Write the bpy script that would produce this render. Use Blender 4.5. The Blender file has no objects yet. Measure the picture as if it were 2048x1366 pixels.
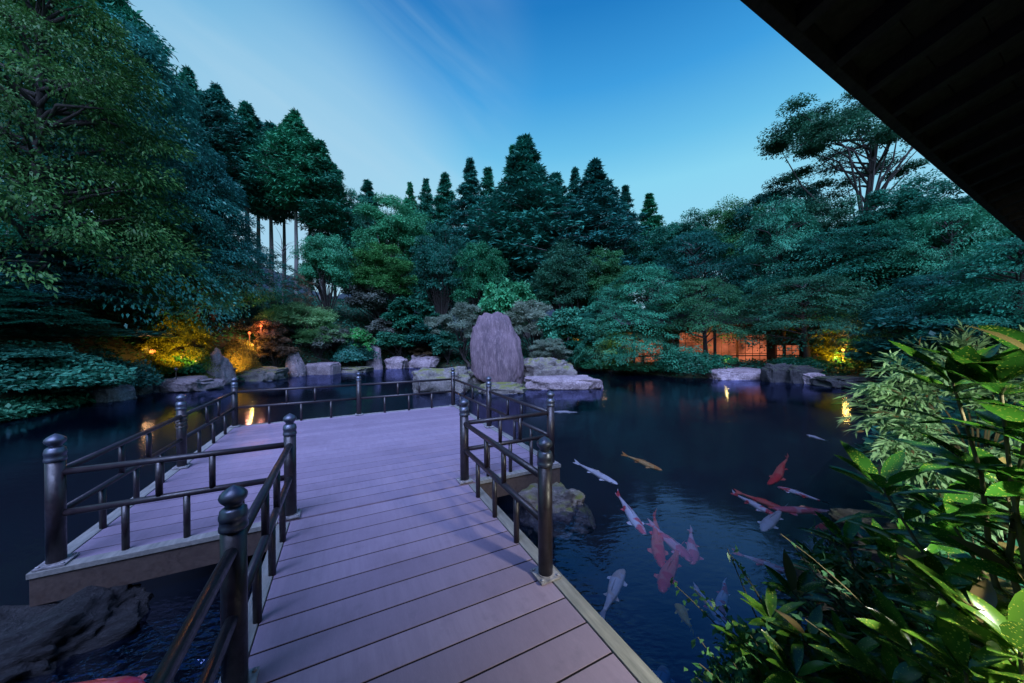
import bpy, math, random
import numpy as np
from mathutils import Vector, noise as mnoise

S = bpy.context.scene
C = S.collection
R = math.radians
# ------------------------------------------------------------------ camera
F, ROLL, PITCH = 669.0, -0.0076, -0.0019
DECK = 0.35                       # deck top above the water (water = 0)
CZ = DECK + 1.6
cam = bpy.data.cameras.new('camera'); cam.sensor_width = 36; cam.lens = 36*F/2048
cam.clip_start = .02; cam.clip_end = 2000
camo = bpy.data.objects.new('camera', cam); C.objects.link(camo)
camo.rotation_mode = 'XYZ'
from mathutils import Matrix
camo.matrix_world = Matrix.Translation((0, 0, CZ)) @ Matrix.Rotation(R(90)+PITCH, 4, 'X') @ Matrix.Rotation(ROLL, 4, 'Z')
S.camera = camo

def ray(px, py):
    X, Y = px-1024, py-683
    c, s = math.cos(ROLL), math.sin(ROLL)
    X, Y = X*c+Y*s, -X*s+Y*c
    fw, up = 1.0, -Y/F
    return X/F, fw*math.cos(PITCH)-up*math.sin(PITCH), fw*math.sin(PITCH)+up*math.cos(PITCH)
def P(px, py, d):                 # point of that pixel at depth d
    x, y, z = ray(px, py); k = d/y
    return np.array((x*k, d, CZ+z*k))
def G(px, py, z=0.0):             # point of that pixel on the level z
    x, y, zz = ray(px, py); k = (z-CZ)/zz
    return np.array((x*k, y*k, z))
TH = 0.4619
def UV(u, v, z=0.0):              # deck frame -> world
    return np.array((-u*math.sin(TH)+v*math.cos(TH), u*math.cos(TH)+v*math.sin(TH), z))

# ------------------------------------------------------------------ world, sun, exposure
W = bpy.data.worlds.new('World'); S.world = W; W.use_nodes = True
nt = W.node_tree; N = nt.nodes; L = nt.links
bg = N['Background']
def node(nt, t, **kw):
    n = nt.nodes.new(t)
    for k, v in kw.items():
        if k.startswith('i_'): n.inputs[int(k[2:])].default_value = v
        else: setattr(n, k, v)
    return n
SUN_EL, SUN_AZ = 51.0, -174.0     # afterglow: high, from the left behind
tc = node(nt, 'ShaderNodeTexCoord'); sep = node(nt, 'ShaderNodeSeparateXYZ'); L.new(tc.outputs['Generated'], sep.inputs[0])
ramp = node(nt, 'ShaderNodeValToRGB'); L.new(sep.outputs['Z'], ramp.inputs[0])
el = ramp.color_ramp.elements
stops = [(0.0, (.42, .72, .90)), (.40, (.25, .66, .88)), (.48, (.14, .52, .83)), (.59, (.048, .34, .74)), (.70, (.014, .20, .56)), (.85, (.02, .12, .48)), (1.0, (.03, .12, .50))]
el[0].position = 0; el[0].color = stops[0][1]+(1,); el[1].position = 1; el[1].color = stops[-1][1]+(1,)
for p, c in stops[1:-1]: e = el.new(p); e.color = c+(1,)
def glow_dot(direction, lo, hi):
    v = Vector(direction).normalized()
    d = node(nt, 'ShaderNodeVectorMath', operation='DOT_PRODUCT'); L.new(tc.outputs['Generated'], d.inputs[0]); d.inputs[1].default_value = v
    m = node(nt, 'ShaderNodeMapRange', interpolation_type='SMOOTHSTEP'); L.new(d.outputs['Value'], m.inputs[0])
    m.inputs[1].default_value = lo; m.inputs[2].default_value = hi; return m
def mixin(fac_out, k, base, col):
    m = node(nt, 'ShaderNodeMath', operation='MULTIPLY', i_1=k); L.new(fac_out, m.inputs[0])
    x = node(nt, 'ShaderNodeMix', data_type='RGBA'); L.new(m.outputs[0], x.inputs[0]); L.new(base, x.inputs[6]); x.inputs[7].default_value = col+(1,); return x.outputs[2]
out = mixin(glow_dot(ray(360, 250), .875, 1.0).outputs[0], .75, ramp.outputs[0], (.17, .49, .74))
out = mixin(glow_dot(ray(640, 440), .88, 1.0).outputs[0], .7, out, (.42, .67, .85))
# thin cirrus streaks, drawn out along one heading
T = (Vector(ray(880, 320)).normalized()-Vector(ray(470, 10)).normalized()).normalized()
N1 = T.cross(Vector(ray(650, 160)).normalized()).normalized(); N2 = T.cross(N1)
cmb = node(nt, 'ShaderNodeCombineXYZ')
for k, (ax_, sc_) in enumerate(((T, .9), (N1, 6.5), (N2, 6.5))):
    d_ = node(nt, 'ShaderNodeVectorMath', operation='DOT_PRODUCT'); L.new(tc.outputs['Generated'], d_.inputs[0]); d_.inputs[1].default_value = ax_*sc_
    L.new(d_.outputs['Value'], cmb.inputs[k])
nz = node(nt, 'ShaderNodeTexNoise'); nz.inputs['Scale'].default_value = 1.15; nz.inputs['Detail'].default_value = 6; nz.inputs['Roughness'].default_value = .5; nz.inputs['Distortion'].default_value = .35
L.new(cmb.outputs[0], nz.inputs['Vector'])
cr = node(nt, 'ShaderNodeMapRange', interpolation_type='SMOOTHSTEP'); L.new(nz.outputs[0], cr.inputs[0]); cr.inputs[1].default_value = .40; cr.inputs[2].default_value = .72
g2 = glow_dot(ray(600, 170), .85, 1.0)
cm = node(nt, 'ShaderNodeMath', operation='MULTIPLY'); L.new(cr.outputs[0], cm.inputs[0]); L.new(g2.outputs[0], cm.inputs[1])
out = mixin(cm.outputs[0], .34, out, (.46, .68, .84))
sky = node(nt, 'ShaderNodeTexSky'); sky.sky_type = 'NISHITA'; sky.sun_disc = False
sky.sun_elevation = R(2); sky.sun_rotation = R(SUN_AZ)
sk = node(nt, 'ShaderNodeMix', data_type='RGBA', blend_type='ADD'); sk.inputs[0].default_value = .004
L.new(out, sk.inputs[6]); L.new(sky.outputs[0], sk.inputs[7])
L.new(sk.outputs[2], bg.inputs[0]); bg.inputs[1].default_value = .60

sl = bpy.data.lights.new('afterglow', 'SUN'); sl.energy = 5.0; sl.angle = R(50); sl.color = (.44, .55, 1.0)
so = bpy.data.objects.new('afterglow', sl); C.objects.link(so)
so.rotation_euler = Vector((math.sin(R(SUN_AZ))*math.cos(R(SUN_EL)), math.cos(R(SUN_AZ))*math.cos(R(SUN_EL)), math.sin(R(SUN_EL)))).to_track_quat('Z', 'Y').to_euler()
S.view_settings.view_transform = 'Standard'; S.view_settings.look = 'None'; S.view_settings.exposure = .74; S.view_settings.gamma = 1
S.render.engine = 'CYCLES'
cy = S.cycles; cy.max_bounces = 6; cy.diffuse_bounces = 3; cy.glossy_bounces = 3; cy.transmission_bounces = 4; cy.transparent_max_bounces = 8
cy.caustics_reflective = False; cy.caustics_refractive = False; cy.use_denoising = True; cy.sample_clamp_indirect = 4

# ------------------------------------------------------------------ materials
def newmat(name):
    m = bpy.data.materials.new(name); m.use_nodes = True
    return m, m.node_tree, m.node_tree.nodes['Principled BSDF']
def rgb(c): return tuple(c)+(1,)
def mixc(nt, fac, a, b, blend='MIX'):
    m = node(nt, 'ShaderNodeMix', data_type='RGBA', blend_type=blend)
    for sock, v in ((0, fac), (6, a), (7, b)):
        if hasattr(v, 'is_linked'): nt.links.new(v, m.inputs[sock])
        elif sock == 0: m.inputs[0].default_value = v
        else: m.inputs[sock].default_value = rgb(v)
    return m.outputs[2]
def noise(nt, scale, detail=4, rough=.55, coord='Object', vscale=None, rot=None, dist=0):
    t = node(nt, 'ShaderNodeTexCoord'); v = t.outputs[coord]
    if vscale:
        m = node(nt, 'ShaderNodeMapping'); m.inputs['Scale'].default_value = vscale
        if rot: m.inputs['Rotation'].default_value = rot
        nt.links.new(v, m.inputs[0]); v = m.outputs[0]
    n = node(nt, 'ShaderNodeTexNoise'); n.inputs['Scale'].default_value = scale; n.inputs['Detail'].default_value = detail
    n.inputs['Roughness'].default_value = rough; n.inputs['Distortion'].default_value = dist
    nt.links.new(v, n.inputs['Vector']); return n.outputs[0]
def rng_map(nt, v, lo, hi, a=0., b=1.):
    m = node(nt, 'ShaderNodeMapRange'); nt.links.new(v, m.inputs[0])
    for i, x in enumerate((lo, hi, a, b)): m.inputs[i+1].default_value = x
    return m.outputs[0]
def bump(nt, h, bsdf, strength=.3, dist=.02):
    b = node(nt, 'ShaderNodeBump'); b.inputs['Strength'].default_value = strength; b.inputs['Distance'].default_value = dist
    nt.links.new(h, b.inputs['Height']); nt.links.new(b.outputs[0], bsdf.inputs['Normal'])

def leaf_mat(name, c1, c2, rough=.5, trans=.25, spots=None, spec=.22, dry=0.):
    m, nt, b = newmat(name)
    g = node(nt, 'ShaderNodeNewGeometry'); oi = node(nt, 'ShaderNodeObjectInfo')
    col = mixc(nt, g.outputs['Random Per Island'], c1, c2)
    n = rng_map(nt, noise(nt, .8, 2), .35, .65, .65, 1.35)
    o = rng_map(nt, oi.outputs['Random'], 0, 1, .75, 1.25)
    f = node(nt, 'ShaderNodeMath', operation='MULTIPLY'); nt.links.new(n, f.inputs[0]); nt.links.new(o, f.inputs[1])
    if spots:
        v = node(nt, 'ShaderNodeTexVoronoi'); v.inputs['Scale'].default_value = 95
        t = node(nt, 'ShaderNodeTexCoord'); nt.links.new(t.outputs['Object'], v.inputs['Vector'])
        big = noise(nt, 22, 2)
        thr = node(nt, 'ShaderNodeMath', operation='LESS_THAN'); nt.links.new(v.outputs['Distance'], thr.inputs[0])
        nt.links.new(rng_map(nt, big, .35, .75, .12, .42), thr.inputs[1])
        col = mixc(nt, thr.outputs[0], col, spots)
    if dry:
        lt = node(nt, 'ShaderNodeMath', operation='LESS_THAN', i_1=dry); nt.links.new(g.outputs['Random Per Island'], lt.inputs[0]); col = mixc(nt, lt.outputs[0], col, (.16, .12, .05))
    hs_ = node(nt, 'ShaderNodeHueSaturation'); nt.links.new(rng_map(nt, oi.outputs['Random'], 0, 1, .53, .46), hs_.inputs['Hue']); nt.links.new(col, hs_.inputs['Color']); col = hs_.outputs[0]
    vm = node(nt, 'ShaderNodeVectorMath', operation='SCALE'); nt.links.new(col, vm.inputs[0]); nt.links.new(f.outputs[0], vm.inputs['Scale'])
    nt.links.new(vm.outputs[0], b.inputs['Base Color']); b.inputs['Roughness'].default_value = rough
    b.inputs['Specular IOR Level'].default_value = spec
    tr = node(nt, 'ShaderNodeBsdfTranslucent'); nt.links.new(vm.outputs[0], tr.inputs[0])
    mx = node(nt, 'ShaderNodeMixShader'); mx.inputs[0].default_value = trans
    nt.links.new(b.outputs[0], mx.inputs[1]); nt.links.new(tr.outputs[0], mx.inputs[2])
    nt.links.new(mx.outputs[0], nt.nodes['Material Output'].inputs[0]); return m

M = {}
M['cedar'] = leaf_mat('cedar_needles', (0.0148, 0.1500, 0.1040), (0.0322, 0.2200, 0.1400), .7, .1)
M['broad'] = leaf_mat('broad_leaves', (0.0260, 0.1870, 0.1045), (0.0512, 0.2695, 0.1485), .5)
M['broad_dark'] = leaf_mat('dark_leaves', (.0112, .110, .068), (.0248, .170, .092), .45)
M['broad_mid'] = leaf_mat('mid_leaves', (.0211, .120, .050), (.0465, .185, .070), .5)
M['maple'] = leaf_mat('maple_leaves', (0.0155, 0.1500, 0.1025), (0.0325, 0.2250, 0.1400), .5)
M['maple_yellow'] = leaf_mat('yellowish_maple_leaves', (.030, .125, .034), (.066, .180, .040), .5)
M['maple_blue'] = leaf_mat('bluish_leaves', (.0223, .145, .135), (.0422, .215, .190), .4)
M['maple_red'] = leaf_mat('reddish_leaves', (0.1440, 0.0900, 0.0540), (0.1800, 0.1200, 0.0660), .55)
M['pine'] = leaf_mat('grey_green_needles', (0.1378, 0.2026, 0.1458), (0.2026, 0.2674, 0.1864), .6)
M['shrub'] = leaf_mat('shrub_leaves', (0.0437, 0.2921, 0.1310), (0.0813, 0.4030, 0.1713), .5)
M['grassy'] = leaf_mat('long_grass', (0.1273, 0.3425, 0.1273), (0.2056, 0.4599, 0.1762), .6)
M['purple_shrub'] = leaf_mat('purplish_leaves', (0.1137, 0.1544, 0.1219), (0.1869, 0.2031, 0.1706), .6)
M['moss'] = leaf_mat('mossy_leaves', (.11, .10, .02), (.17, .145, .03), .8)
M['flower'] = leaf_mat('pale_flowers', (.34, .20, .26), (.42, .30, .32), .6)
M['whiteflower'] = leaf_mat('white_flowers', (.45, .45, .45), (.6, .6, .55), .6)
M['cover'] = leaf_mat('ground_leaves', (0.0271, 0.1625, 0.1063), (0.0581, 0.2438, 0.1500), .45)
M['aucuba'] = leaf_mat('speckled_leaves', (.020, .072, .010), (.075, .200, .020), .24, .40, (.30, .34, .05), .6, .05)
M['lance'] = leaf_mat('lance_leaves', (.17, .36, .17), (.28, .50, .27), .5, .35, dry=.04)
M['small'] = leaf_mat('small_leaves', (.0279, .105, .045), (.0682, .19, .075), .45)

def bark(name, c1, c2):
    m, nt, b = newmat(name)
    n = noise(nt, 5, 5, .6, vscale=(1, 1, .15))
    nt.links.new(mixc(nt, rng_map(nt, n, .35, .65), c1, c2), b.inputs['Base Color']); b.inputs['Roughness'].default_value = .9
    bump(nt, n, b, .6, .03); return m
M['bark'] = bark('bark', (.018, .014, .013), (.06, .048, .044))
M['bark_pale'] = bark('pale_bark', (.09, .08, .08), (.20, .18, .17))
M['stem'] = bark('green_stem', (.05, .045, .02), (.11, .09, .04))

def stone(name, c1, c2, c3=None, streak=(1, 1, 1), scale=2.5, moss=None):
    m, nt, b = newmat(name)
    n = noise(nt, scale, 8, .65, vscale=streak); n2 = noise(nt, scale*6, 6, .7, vscale=streak)
    col = mixc(nt, rng_map(nt, n, .38, .62), c1, c2)
    col = mixc(nt, rng_map(nt, n2, .48, .68, 0, .7), col, c3 or (.42, .40, .38))
    if moss:
        g = node(nt, 'ShaderNodeNewGeometry'); s = node(nt, 'ShaderNodeSeparateXYZ'); nt.links.new(g.outputs['Normal'], s.inputs[0])
        a = node(nt, 'ShaderNodeMath', operation='MULTIPLY'); nt.links.new(rng_map(nt, s.outputs['Z'], .2, .9), a.inputs[0])
        nt.links.new(rng_map(nt, noise(nt, 3, 5), .44, .58), a.inputs[1]); col = mixc(nt, a.outputs[0], col, moss)
    nt.links.new(col, b.inputs['Base Color']); b.inputs['Roughness'].default_value = .85
    bump(nt, n2, b, .9, .08); return m
M['monolith'] = stone('monolith_stone', (.085, .058, .078), (.165, .110, .134), (.28, .20, .225), (1, 1, .22), 2.2)
M['rock'] = stone('pale_rock', (.15, .112, .132), (.30, .235, .265), (.46, .385, .41))
M['rock_moss'] = stone('mossy_rock', (.09, .082, .08), (.19, .165, .165), (.31, .28, .26), moss=(.13, .14, .03))
M['rock_dark'] = stone('dark_rock', (.012, .012, .016), (.035, .034, .038), (.10, .095, .10), (1, 1, 3.5), moss=(.03, .045, .015))

M['rock_vignette'] = stone('vignetted_dark_rock', (.008, .008, .011), (.022, .021, .026), (.06, .058, .065), (1, 1, 4), 3.5)  # dark ribbed stone, colour lowered further to paint in corner vignetting
def deck_mat():
    m, nt, b = newmat('composite_boards')
    g = node(nt, 'ShaderNodeNewGeometry')
    n = noise(nt, 3.0, 6, .6, vscale=(9, 1, 9)); n2 = noise(nt, 1.1, 4, .6); n3 = noise(nt, 60, 3, .6, vscale=(6, .5, 6))
    col = mixc(nt, g.outputs['Random Per Island'], (.195, .150, .21), (.265, .205, .275))
    col = mixc(nt, rng_map(nt, n, .3, .7, 0, .55), col, (.17, .125, .18))
    col = mixc(nt, rng_map(nt, n2, .5, .75, 0, .5), col, (.10, .075, .10))
    col = mixc(nt, rng_map(nt, n3, .45, .7, 0, .35), col, (.28, .20, .265))
    n4 = noise(nt, 7, 5, .7); col = mixc(nt, rng_map(nt, n4, .56, .72, 0, .28), col, (.105, .085, .12))
    nt.links.new(rng_map(nt, n2, .35, .7, .38, .65), b.inputs['Roughness']); nt.links.new(col, b.inputs['Base Color']); b.inputs['Specular IOR Level'].default_value = .35
    bump(nt, n3, b, .15, .004); return m
M['deck'] = deck_mat()
def wood(name, c1, c2, rough=.6, vs=(8, 1, 8), scale=4):
    m, nt, b = newmat(name)
    n = noise(nt, scale, 6, .65, vscale=vs); nt.links.new(rng_map(nt, noise(nt, 18, 5, .7), .35, .7, rough*.8, min(1, rough*1.6)), b.inputs['Roughness'])
    nt.links.new(mixc(nt, rng_map(nt, n, .3, .7), c1, c2), b.inputs['Base Color']); bump(nt, n, b, .25, .006); return m
M['rim'] = wood('weathered_rim', (.12, .12, .115), (.24, .23, .215), .7)
M['beam'] = wood('brown_beam', (.045, .030, .026), (.08, .055, .046), .6)
M['rail'] = wood('brown_lacquer', (.010, .008, .012), (.028, .018, .021), .36, (3, 3, 3), 8)
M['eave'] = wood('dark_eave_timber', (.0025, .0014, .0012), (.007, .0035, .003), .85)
M['housewood'] = wood('house_timber', (.03, .018, .012), (.07, .04, .026), .7)
m, nt_, b = newmat('finial_bronze'); b.inputs['Base Color'].default_value = (.10, .11, .14, 1); b.inputs['Metallic'].default_value = .7; b.inputs['Roughness'].default_value = .36
nt_.links.new(rng_map(nt_, noise(nt_, 30, 4), .3, .7, .28, .5), b.inputs['Roughness']); M['finial'] = m
m, nt_, b = newmat('galvanised_plate'); nt_.links.new(mixc(nt_, rng_map(nt_, noise(nt_, 25, 5), .35, .65), (.14, .13, .14), (.34, .32, .33)), b.inputs['Base Color'])
b.inputs['Roughness'].default_value = .5; b.inputs['Metallic'].default_value = .2; M['plate'] = m
m, nt_, b = newmat('roof_tile'); b.inputs['Base Color'].default_value = (.05, .05, .055, 1); b.inputs['Roughness'].default_value = .6; M['tile'] = m
m, nt_, b = newmat('painted_gap_shade'); b.inputs['Base Color'].default_value = (.012, .010, .013, 1); b.inputs['Roughness'].default_value = 1; b.inputs['Specular IOR Level'].default_value = .1; M['gap_shade'] = m  # near-black colour stands in for the shade between boards
m, nt_, b = newmat('soil')
sc_ = mixc(nt_, rng_map(nt_, noise(nt_, 1.5, 6), .4, .6), (.018, .024, .012), (.04, .05, .022))
tc_ = node(nt_, 'ShaderNodeTexCoord'); sz_ = node(nt_, 'ShaderNodeSeparateXYZ'); nt_.links.new(tc_.outputs['Object'], sz_.inputs[0])
sc_ = mixc(nt_, rng_map(nt_, sz_.outputs['Z'], -.25, .02), (.004, .006, .008), sc_)      # pond mud
nt_.links.new(sc_, b.inputs['Base Color']); b.inputs['Roughness'].default_value = 1; M['soil'] = m
m, nt_, b = newmat('far_hill'); nt_.links.new(mixc(nt_, noise(nt_, .15, 6, .7), (.003, .012, .02), (.008, .022, .032)), b.inputs['Base Color']); b.inputs['Roughness'].default_value = 1; M['hill'] = m

def emit(name, c, s):
    m = bpy.data.materials.new(name); m.use_nodes = True; nt = m.node_tree; nt.nodes.remove(nt.nodes['Principled BSDF'])
    e = node(nt, 'ShaderNodeEmission'); e.inputs[0].default_value = rgb(c); e.inputs[1].default_value = s
    nt.links.new(e.outputs[0], nt.nodes['Material Output'].inputs[0]); return m, nt, e
M['lamp_orange'] = emit('lamp_glass_orange', (1, .23, .035), 2.2)[0]
M['lamp_yellow'] = emit('lamp_glass_yellow', (1, .52, .06), 2.8)[0]
M['lamp_red'] = emit('lamp_glass_red', (1, .13, .03), 2.2)[0]
m, nt_, e = emit('lit_paper', (1, .26, .12), .5)
nt_.links.new(rng_map(nt_, noise(nt_, .9, 3), .3, .7, .04, .40), e.inputs[1]); M['paper'] = m

def water_mat():
    m = bpy.data.materials.new('pond_water'); m.use_nodes = True; nt = m.node_tree; nt.nodes.remove(nt.nodes['Principled BSDF'])
    tr = node(nt, 'ShaderNodeBsdfTransparent'); tr.inputs[0].default_value = (.84, .88, .96, 1)
    gl = node(nt, 'ShaderNodeBsdfGlossy'); gl.inputs['Roughness'].default_value = .07; gl.inputs[0].default_value = (.48, .58, 1, 1)
    fr = node(nt, 'ShaderNodeFresnel'); fr.inputs['IOR'].default_value = 1.6
    n1 = noise(nt, 3.2, 3, .5, vscale=(1, 1.6, 1)); n2 = noise(nt, 14, 2, .5, vscale=(1, 1.5, 1)); n0 = noise(nt, .35, 3)
    tcw = node(nt, 'ShaderNodeTexCoord'); dist = node(nt, 'ShaderNodeVectorMath', operation='DISTANCE'); nt.links.new(tcw.outputs['Object'], dist.inputs[0]); dist.inputs[1].default_value = (-1.1, 1.3, 0)
    near = rng_map(nt, dist.outputs['Value'], .8, 2.3, 4.0, 0)
    h = node(nt, 'ShaderNodeMath', operation='MULTIPLY_ADD', i_1=.40); nt.links.new(n2, h.inputs[0]); nt.links.new(n1, h.inputs[2])
    b = node(nt, 'ShaderNodeBump'); b.inputs['Distance'].default_value = .02
    ad = node(nt, 'ShaderNodeMath', operation='ADD'); nt.links.new(rng_map(nt, n0, .4, .62, .07, .36), ad.inputs[0]); nt.links.new(near, ad.inputs[1]); nt.links.new(ad.outputs[0], b.inputs['Strength']); nt.links.new(h.outputs[0], b.inputs['Height'])
    nt.links.new(b.outputs[0], gl.inputs['Normal'])
    df = node(nt, 'ShaderNodeBsdfDiffuse'); df.inputs[0].default_value = (.003, .013, .034, 1)   # cloudy pond water
    body = node(nt, 'ShaderNodeMixShader'); body.inputs[0].default_value = .10; nt.links.new(tr.outputs[0], body.inputs[1]); nt.links.new(df.outputs[0], body.inputs[2])
    mx = node(nt, 'ShaderNodeMixShader'); nt.links.new(fr.outputs[0], mx.inputs[0]); nt.links.new(body.outputs[0], mx.inputs[1]); nt.links.new(gl.outputs[0], mx.inputs[2])
    nt.links.new(mx.outputs[0], nt.nodes['Material Output'].inputs[0]); return m
M['water'] = water_mat()

# ------------------------------------------------------------------ mesh helpers
class MB:
    def __init__(s): s.v = []; s.f = []; s.n = 0
    def add(s, v, f):
        s.v += [tuple(map(float, q)) for q in v]; s.f += [tuple(i+s.n for i in q) for q in f]; s.n = len(s.v)
    def box(s, lo, hi, fr=None):
        x0, y0, z0 = lo; x1, y1, z1 = hi
        v = [(x0,y0,z0),(x1,y0,z0),(x1,y1,z0),(x0,y1,z0),(x0,y0,z1),(x1,y0,z1),(x1,y1,z1),(x0,y1,z1)]
        s.add(v, [(0,3,2,1),(4,5,6,7),(0,1,5,4),(1,2,6,5),(2,3,7,6),(3,0,4,7)])
    def tube(s, pts, rad, n=10, cap=True):
        pts = [np.array(p, float) for p in pts]; rad = [rad]*len(pts) if np.isscalar(rad) else rad
        rings = []; a = None
        for i, p in enumerate(pts):
            t = pts[min(i+1, len(pts)-1)]-pts[max(i-1, 0)]; t = t/(np.linalg.norm(t)+1e-9)
            if a is None: a = np.cross(t, (0, 0, 1)) if abs(t[2]) < .9 else np.cross(t, (1, 0, 0))
            a = a-t*np.dot(a, t); a /= np.linalg.norm(a)+1e-9; b = np.cross(t, a)
            rings.append([p+rad[i]*(a*math.cos(k*2*math.pi/n)+b*math.sin(k*2*math.pi/n)) for k in range(n)])
        v = [q for r in rings for q in r]
        f = [(i*n+k, i*n+(k+1) % n, (i+1)*n+(k+1) % n, (i+1)*n+k) for i in range(len(pts)-1) for k in range(n)]
        if cap: f += [tuple(range(n))[::-1], tuple((len(pts)-1)*n+k for k in range(n))]
        s.add(v, f)
    def lathe(s, prof, n=16, o=(0, 0, 0)):
        v = [(o[0]+r*math.cos(k*2*math.pi/n), o[1]+r*math.sin(k*2*math.pi/n), o[2]+z) for r, z in prof for k in range(n)]
        f = [(i*n+k, i*n+(k+1) % n, (i+1)*n+(k+1) % n, (i+1)*n+k) for i in range(len(prof)-1) for k in range(n)]
        f += [tuple(range(n))[::-1], tuple((len(prof)-1)*n+k for k in range(n))]
        s.add(v, f)
    def mesh(s, name, mat, smooth=False):
        me = bpy.data.meshes.new(name); me.from_pydata(s.v, [], s.f); me.materials.append(mat)
        if smooth: me.polygons.foreach_set('use_smooth', [True]*len(me.polygons))
        me.update(); return me
    def build(s, name, mat, parent=None, smooth=False, bevel=0, loc=None):
        return link(name, s.mesh(name, mat, smooth), parent, bevel, loc)
def link(name, me, parent=None, bevel=0, loc=None):
    o = bpy.data.objects.new(name, me); C.objects.link(o)
    if parent: o.parent = parent
    if loc is not None: o.location = loc
    if bevel:
        b = o.modifiers.new('bevel', 'BEVEL'); b.width = bevel; b.segments = 2; b.limit_method = 'ANGLE'
    return o
def tag(o, label=None, cat=None, group=None, kind=None):
    if label: o['label'] = label
    if cat: o['category'] = cat
    if group: o['group'] = group
    if kind: o['kind'] = kind
    return o
def thing(name, label, cat, loc=(0, 0, 0), group=None, rz=0):
    o = bpy.data.objects.new(name, None); C.objects.link(o); o.location = tuple(map(float, loc)); o.rotation_euler = (0, 0, rz)
    o.empty_display_size = .2
    return tag(o, label, cat, group)
def copy_tree(o, parent=None):
    c = o.copy(); C.objects.link(c)
    if parent: c.parent = parent
    for ch in list(o.children): copy_tree(ch, c)
    return c
def unit(a): return a/(np.linalg.norm(a, axis=-1, keepdims=True)+1e-9)
def quads_mesh(name, V, mat):     # V: (n,4,3)
    n = len(V); me = bpy.data.meshes.new(name)
    me.vertices.add(n*4); me.vertices.foreach_set('co', V.reshape(-1).astype(np.float32))
    me.loops.add(n*4); me.loops.foreach_set('vertex_index', np.arange(n*4, dtype=np.int32))
    me.polygons.add(n); me.polygons.foreach_set('loop_start', np.arange(0, n*4, 4, dtype=np.int32))
    me.update(calc_edges=True); me.materials.append(mat); return me
def leaf_quads(rng, pos, d, nrm, Ln, Wd, fold=.15, wide=.45):
    d = unit(d); side = unit(np.cross(d, nrm)); up = np.cross(side, d)
    l = (Ln*rng.uniform(.7, 1.25, len(pos)))[:, None]; w = (Wd*rng.uniform(.7, 1.25, len(pos)))[:, None]
    a = pos; t = pos+d*l - up*l*.12
    m = pos+d*l*wide+up*w*fold
    return np.stack([a, m-side*w*.5, t, m+side*w*.5], 1)
def rand_dirs(rng, n): return unit(rng.normal(size=(n, 3)))

# ------------------------------------------------------------------ terrain, pond, hills
shore_px = [(-420, 900), (-160, 868), (0, 842), (90, 822), (180, 803), (240, 793), (290, 782), (380, 772), (450, 766), (500, 760), (560, 753), (640, 747), (700, 742), (760, 737), (850, 734),
            (930, 733), (1010, 733), (1100, 735), (1200, 741), (1290, 748), (1350, 755), (1430, 757), (1530, 757), (1640, 765), (1750, 772), (1850, 790)]
POND = [tuple(G(*p)[:2]) for p in shore_px]
POND += [(11.6, 9.6), (8.6, 7.4), (6.4, 6.2), (5.0, 5.0), (4.1, 3.9), (3.3, 3.1), (2.5, 2.4), (1.75, 2.05), (1.3, 1.75), (1.05, 1.2), (1.3, .2), (1.0, -1.4), (-5, -3), (-14, -3.5), (-17, 1)]
POND = np.array(POND)
ISL = np.array([tuple(G(*p)[:2]) for p in [(826, 774), (900, 779), (960, 783), (1040, 781), (1120, 775), (1190, 771), (1170, 756), (1110, 748), (1040, 746), (930, 746), (850, 752)]])
def sdist(poly, x, y):            # + outside, - inside
    x = np.atleast_1d(np.asarray(x, float)); y = np.atleast_1d(np.asarray(y, float))
    d = np.full(x.shape, 1e9); ins = np.zeros(x.shape, bool); n = len(poly)
    for i in range(n):
        x0, y0 = poly[i]; x1, y1 = poly[(i+1) % n]; ex, ey = x1-x0, y1-y0
        t = np.clip(((x-x0)*ex+(y-y0)*ey)/(ex*ex+ey*ey+1e-12), 0, 1)
        d = np.minimum(d, np.hypot(x-x0-t*ex, y-y0-t*ey))
        c = (y0 > y) != (y1 > y)
        ins ^= c & (x < (x1-x0)*(y-y0)/(y1-y0+1e-12)+x0)
    return np.where(ins, -d, d)
def smooth01(t): t = np.clip(t, 0, 1); return t*t*(3-2*t)
def terrain(x, y):
    x = np.atleast_1d(np.asarray(x, float)); y = np.atleast_1d(np.asarray(y, float))
    s = sdist(POND, x, y); ratio = x/np.maximum(y, 3)
    left = smooth01((-ratio-.12)/.4); right = smooth01((ratio-.2)/.4)
    so_ = np.maximum(s, 0)
    zl = 1.0*smooth01(so_/1.6)+7*(1-np.exp(-so_/10)); zc = 3.6*(1-np.exp(-so_/13)); zr = .35+9*smooth01((so_-5)/28)
    z = .16+zl*left+(1-left)*(zc*(1-right)+zr*right*smooth01(so_/2))
    behind = smooth01((3.5-y)/2)*smooth01((x+8)/4); z = z*(1-behind)+.20*behind
    z = z+.12*np.sin(x*.9+1.3*np.sin(y*.7))*np.cos(y*.8)*smooth01(so_/2)
    bed = -.95*smooth01(-s/.9)-.03
    z = np.where(s > 0, -.03+(z+.03)*smooth01(s/.45), bed)
    si = sdist(ISL, x, y)
    return np.where(si < 0, np.maximum(z, -.05+.22*smooth01(-si/.35)), z)
def tz(x, y): return float(terrain(x, y)[0])
def axis(lo, hi, fine0, fine1, st):
    a = list(np.arange(fine0, fine1, st)); d = st; x = fine0
    left = []
    while x > lo: d *= 1.25; x -= d; left.append(x)
    d = st; x = a[-1]; rt = []
    while x < hi: d *= 1.25; x += d; rt.append(x)
    return np.array(left[::-1]+a+rt)
ax, ay = axis(-500, 500, -20, 20, .22), axis(-120, 700, -4, 26, .22)
X, Y = np.meshgrid(ax, ay); Z = terrain(X.ravel(), Y.ravel()).reshape(X.shape)
nx, ny = len(ax), len(ay)
idx = np.arange(nx*ny).reshape(ny, nx)
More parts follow.
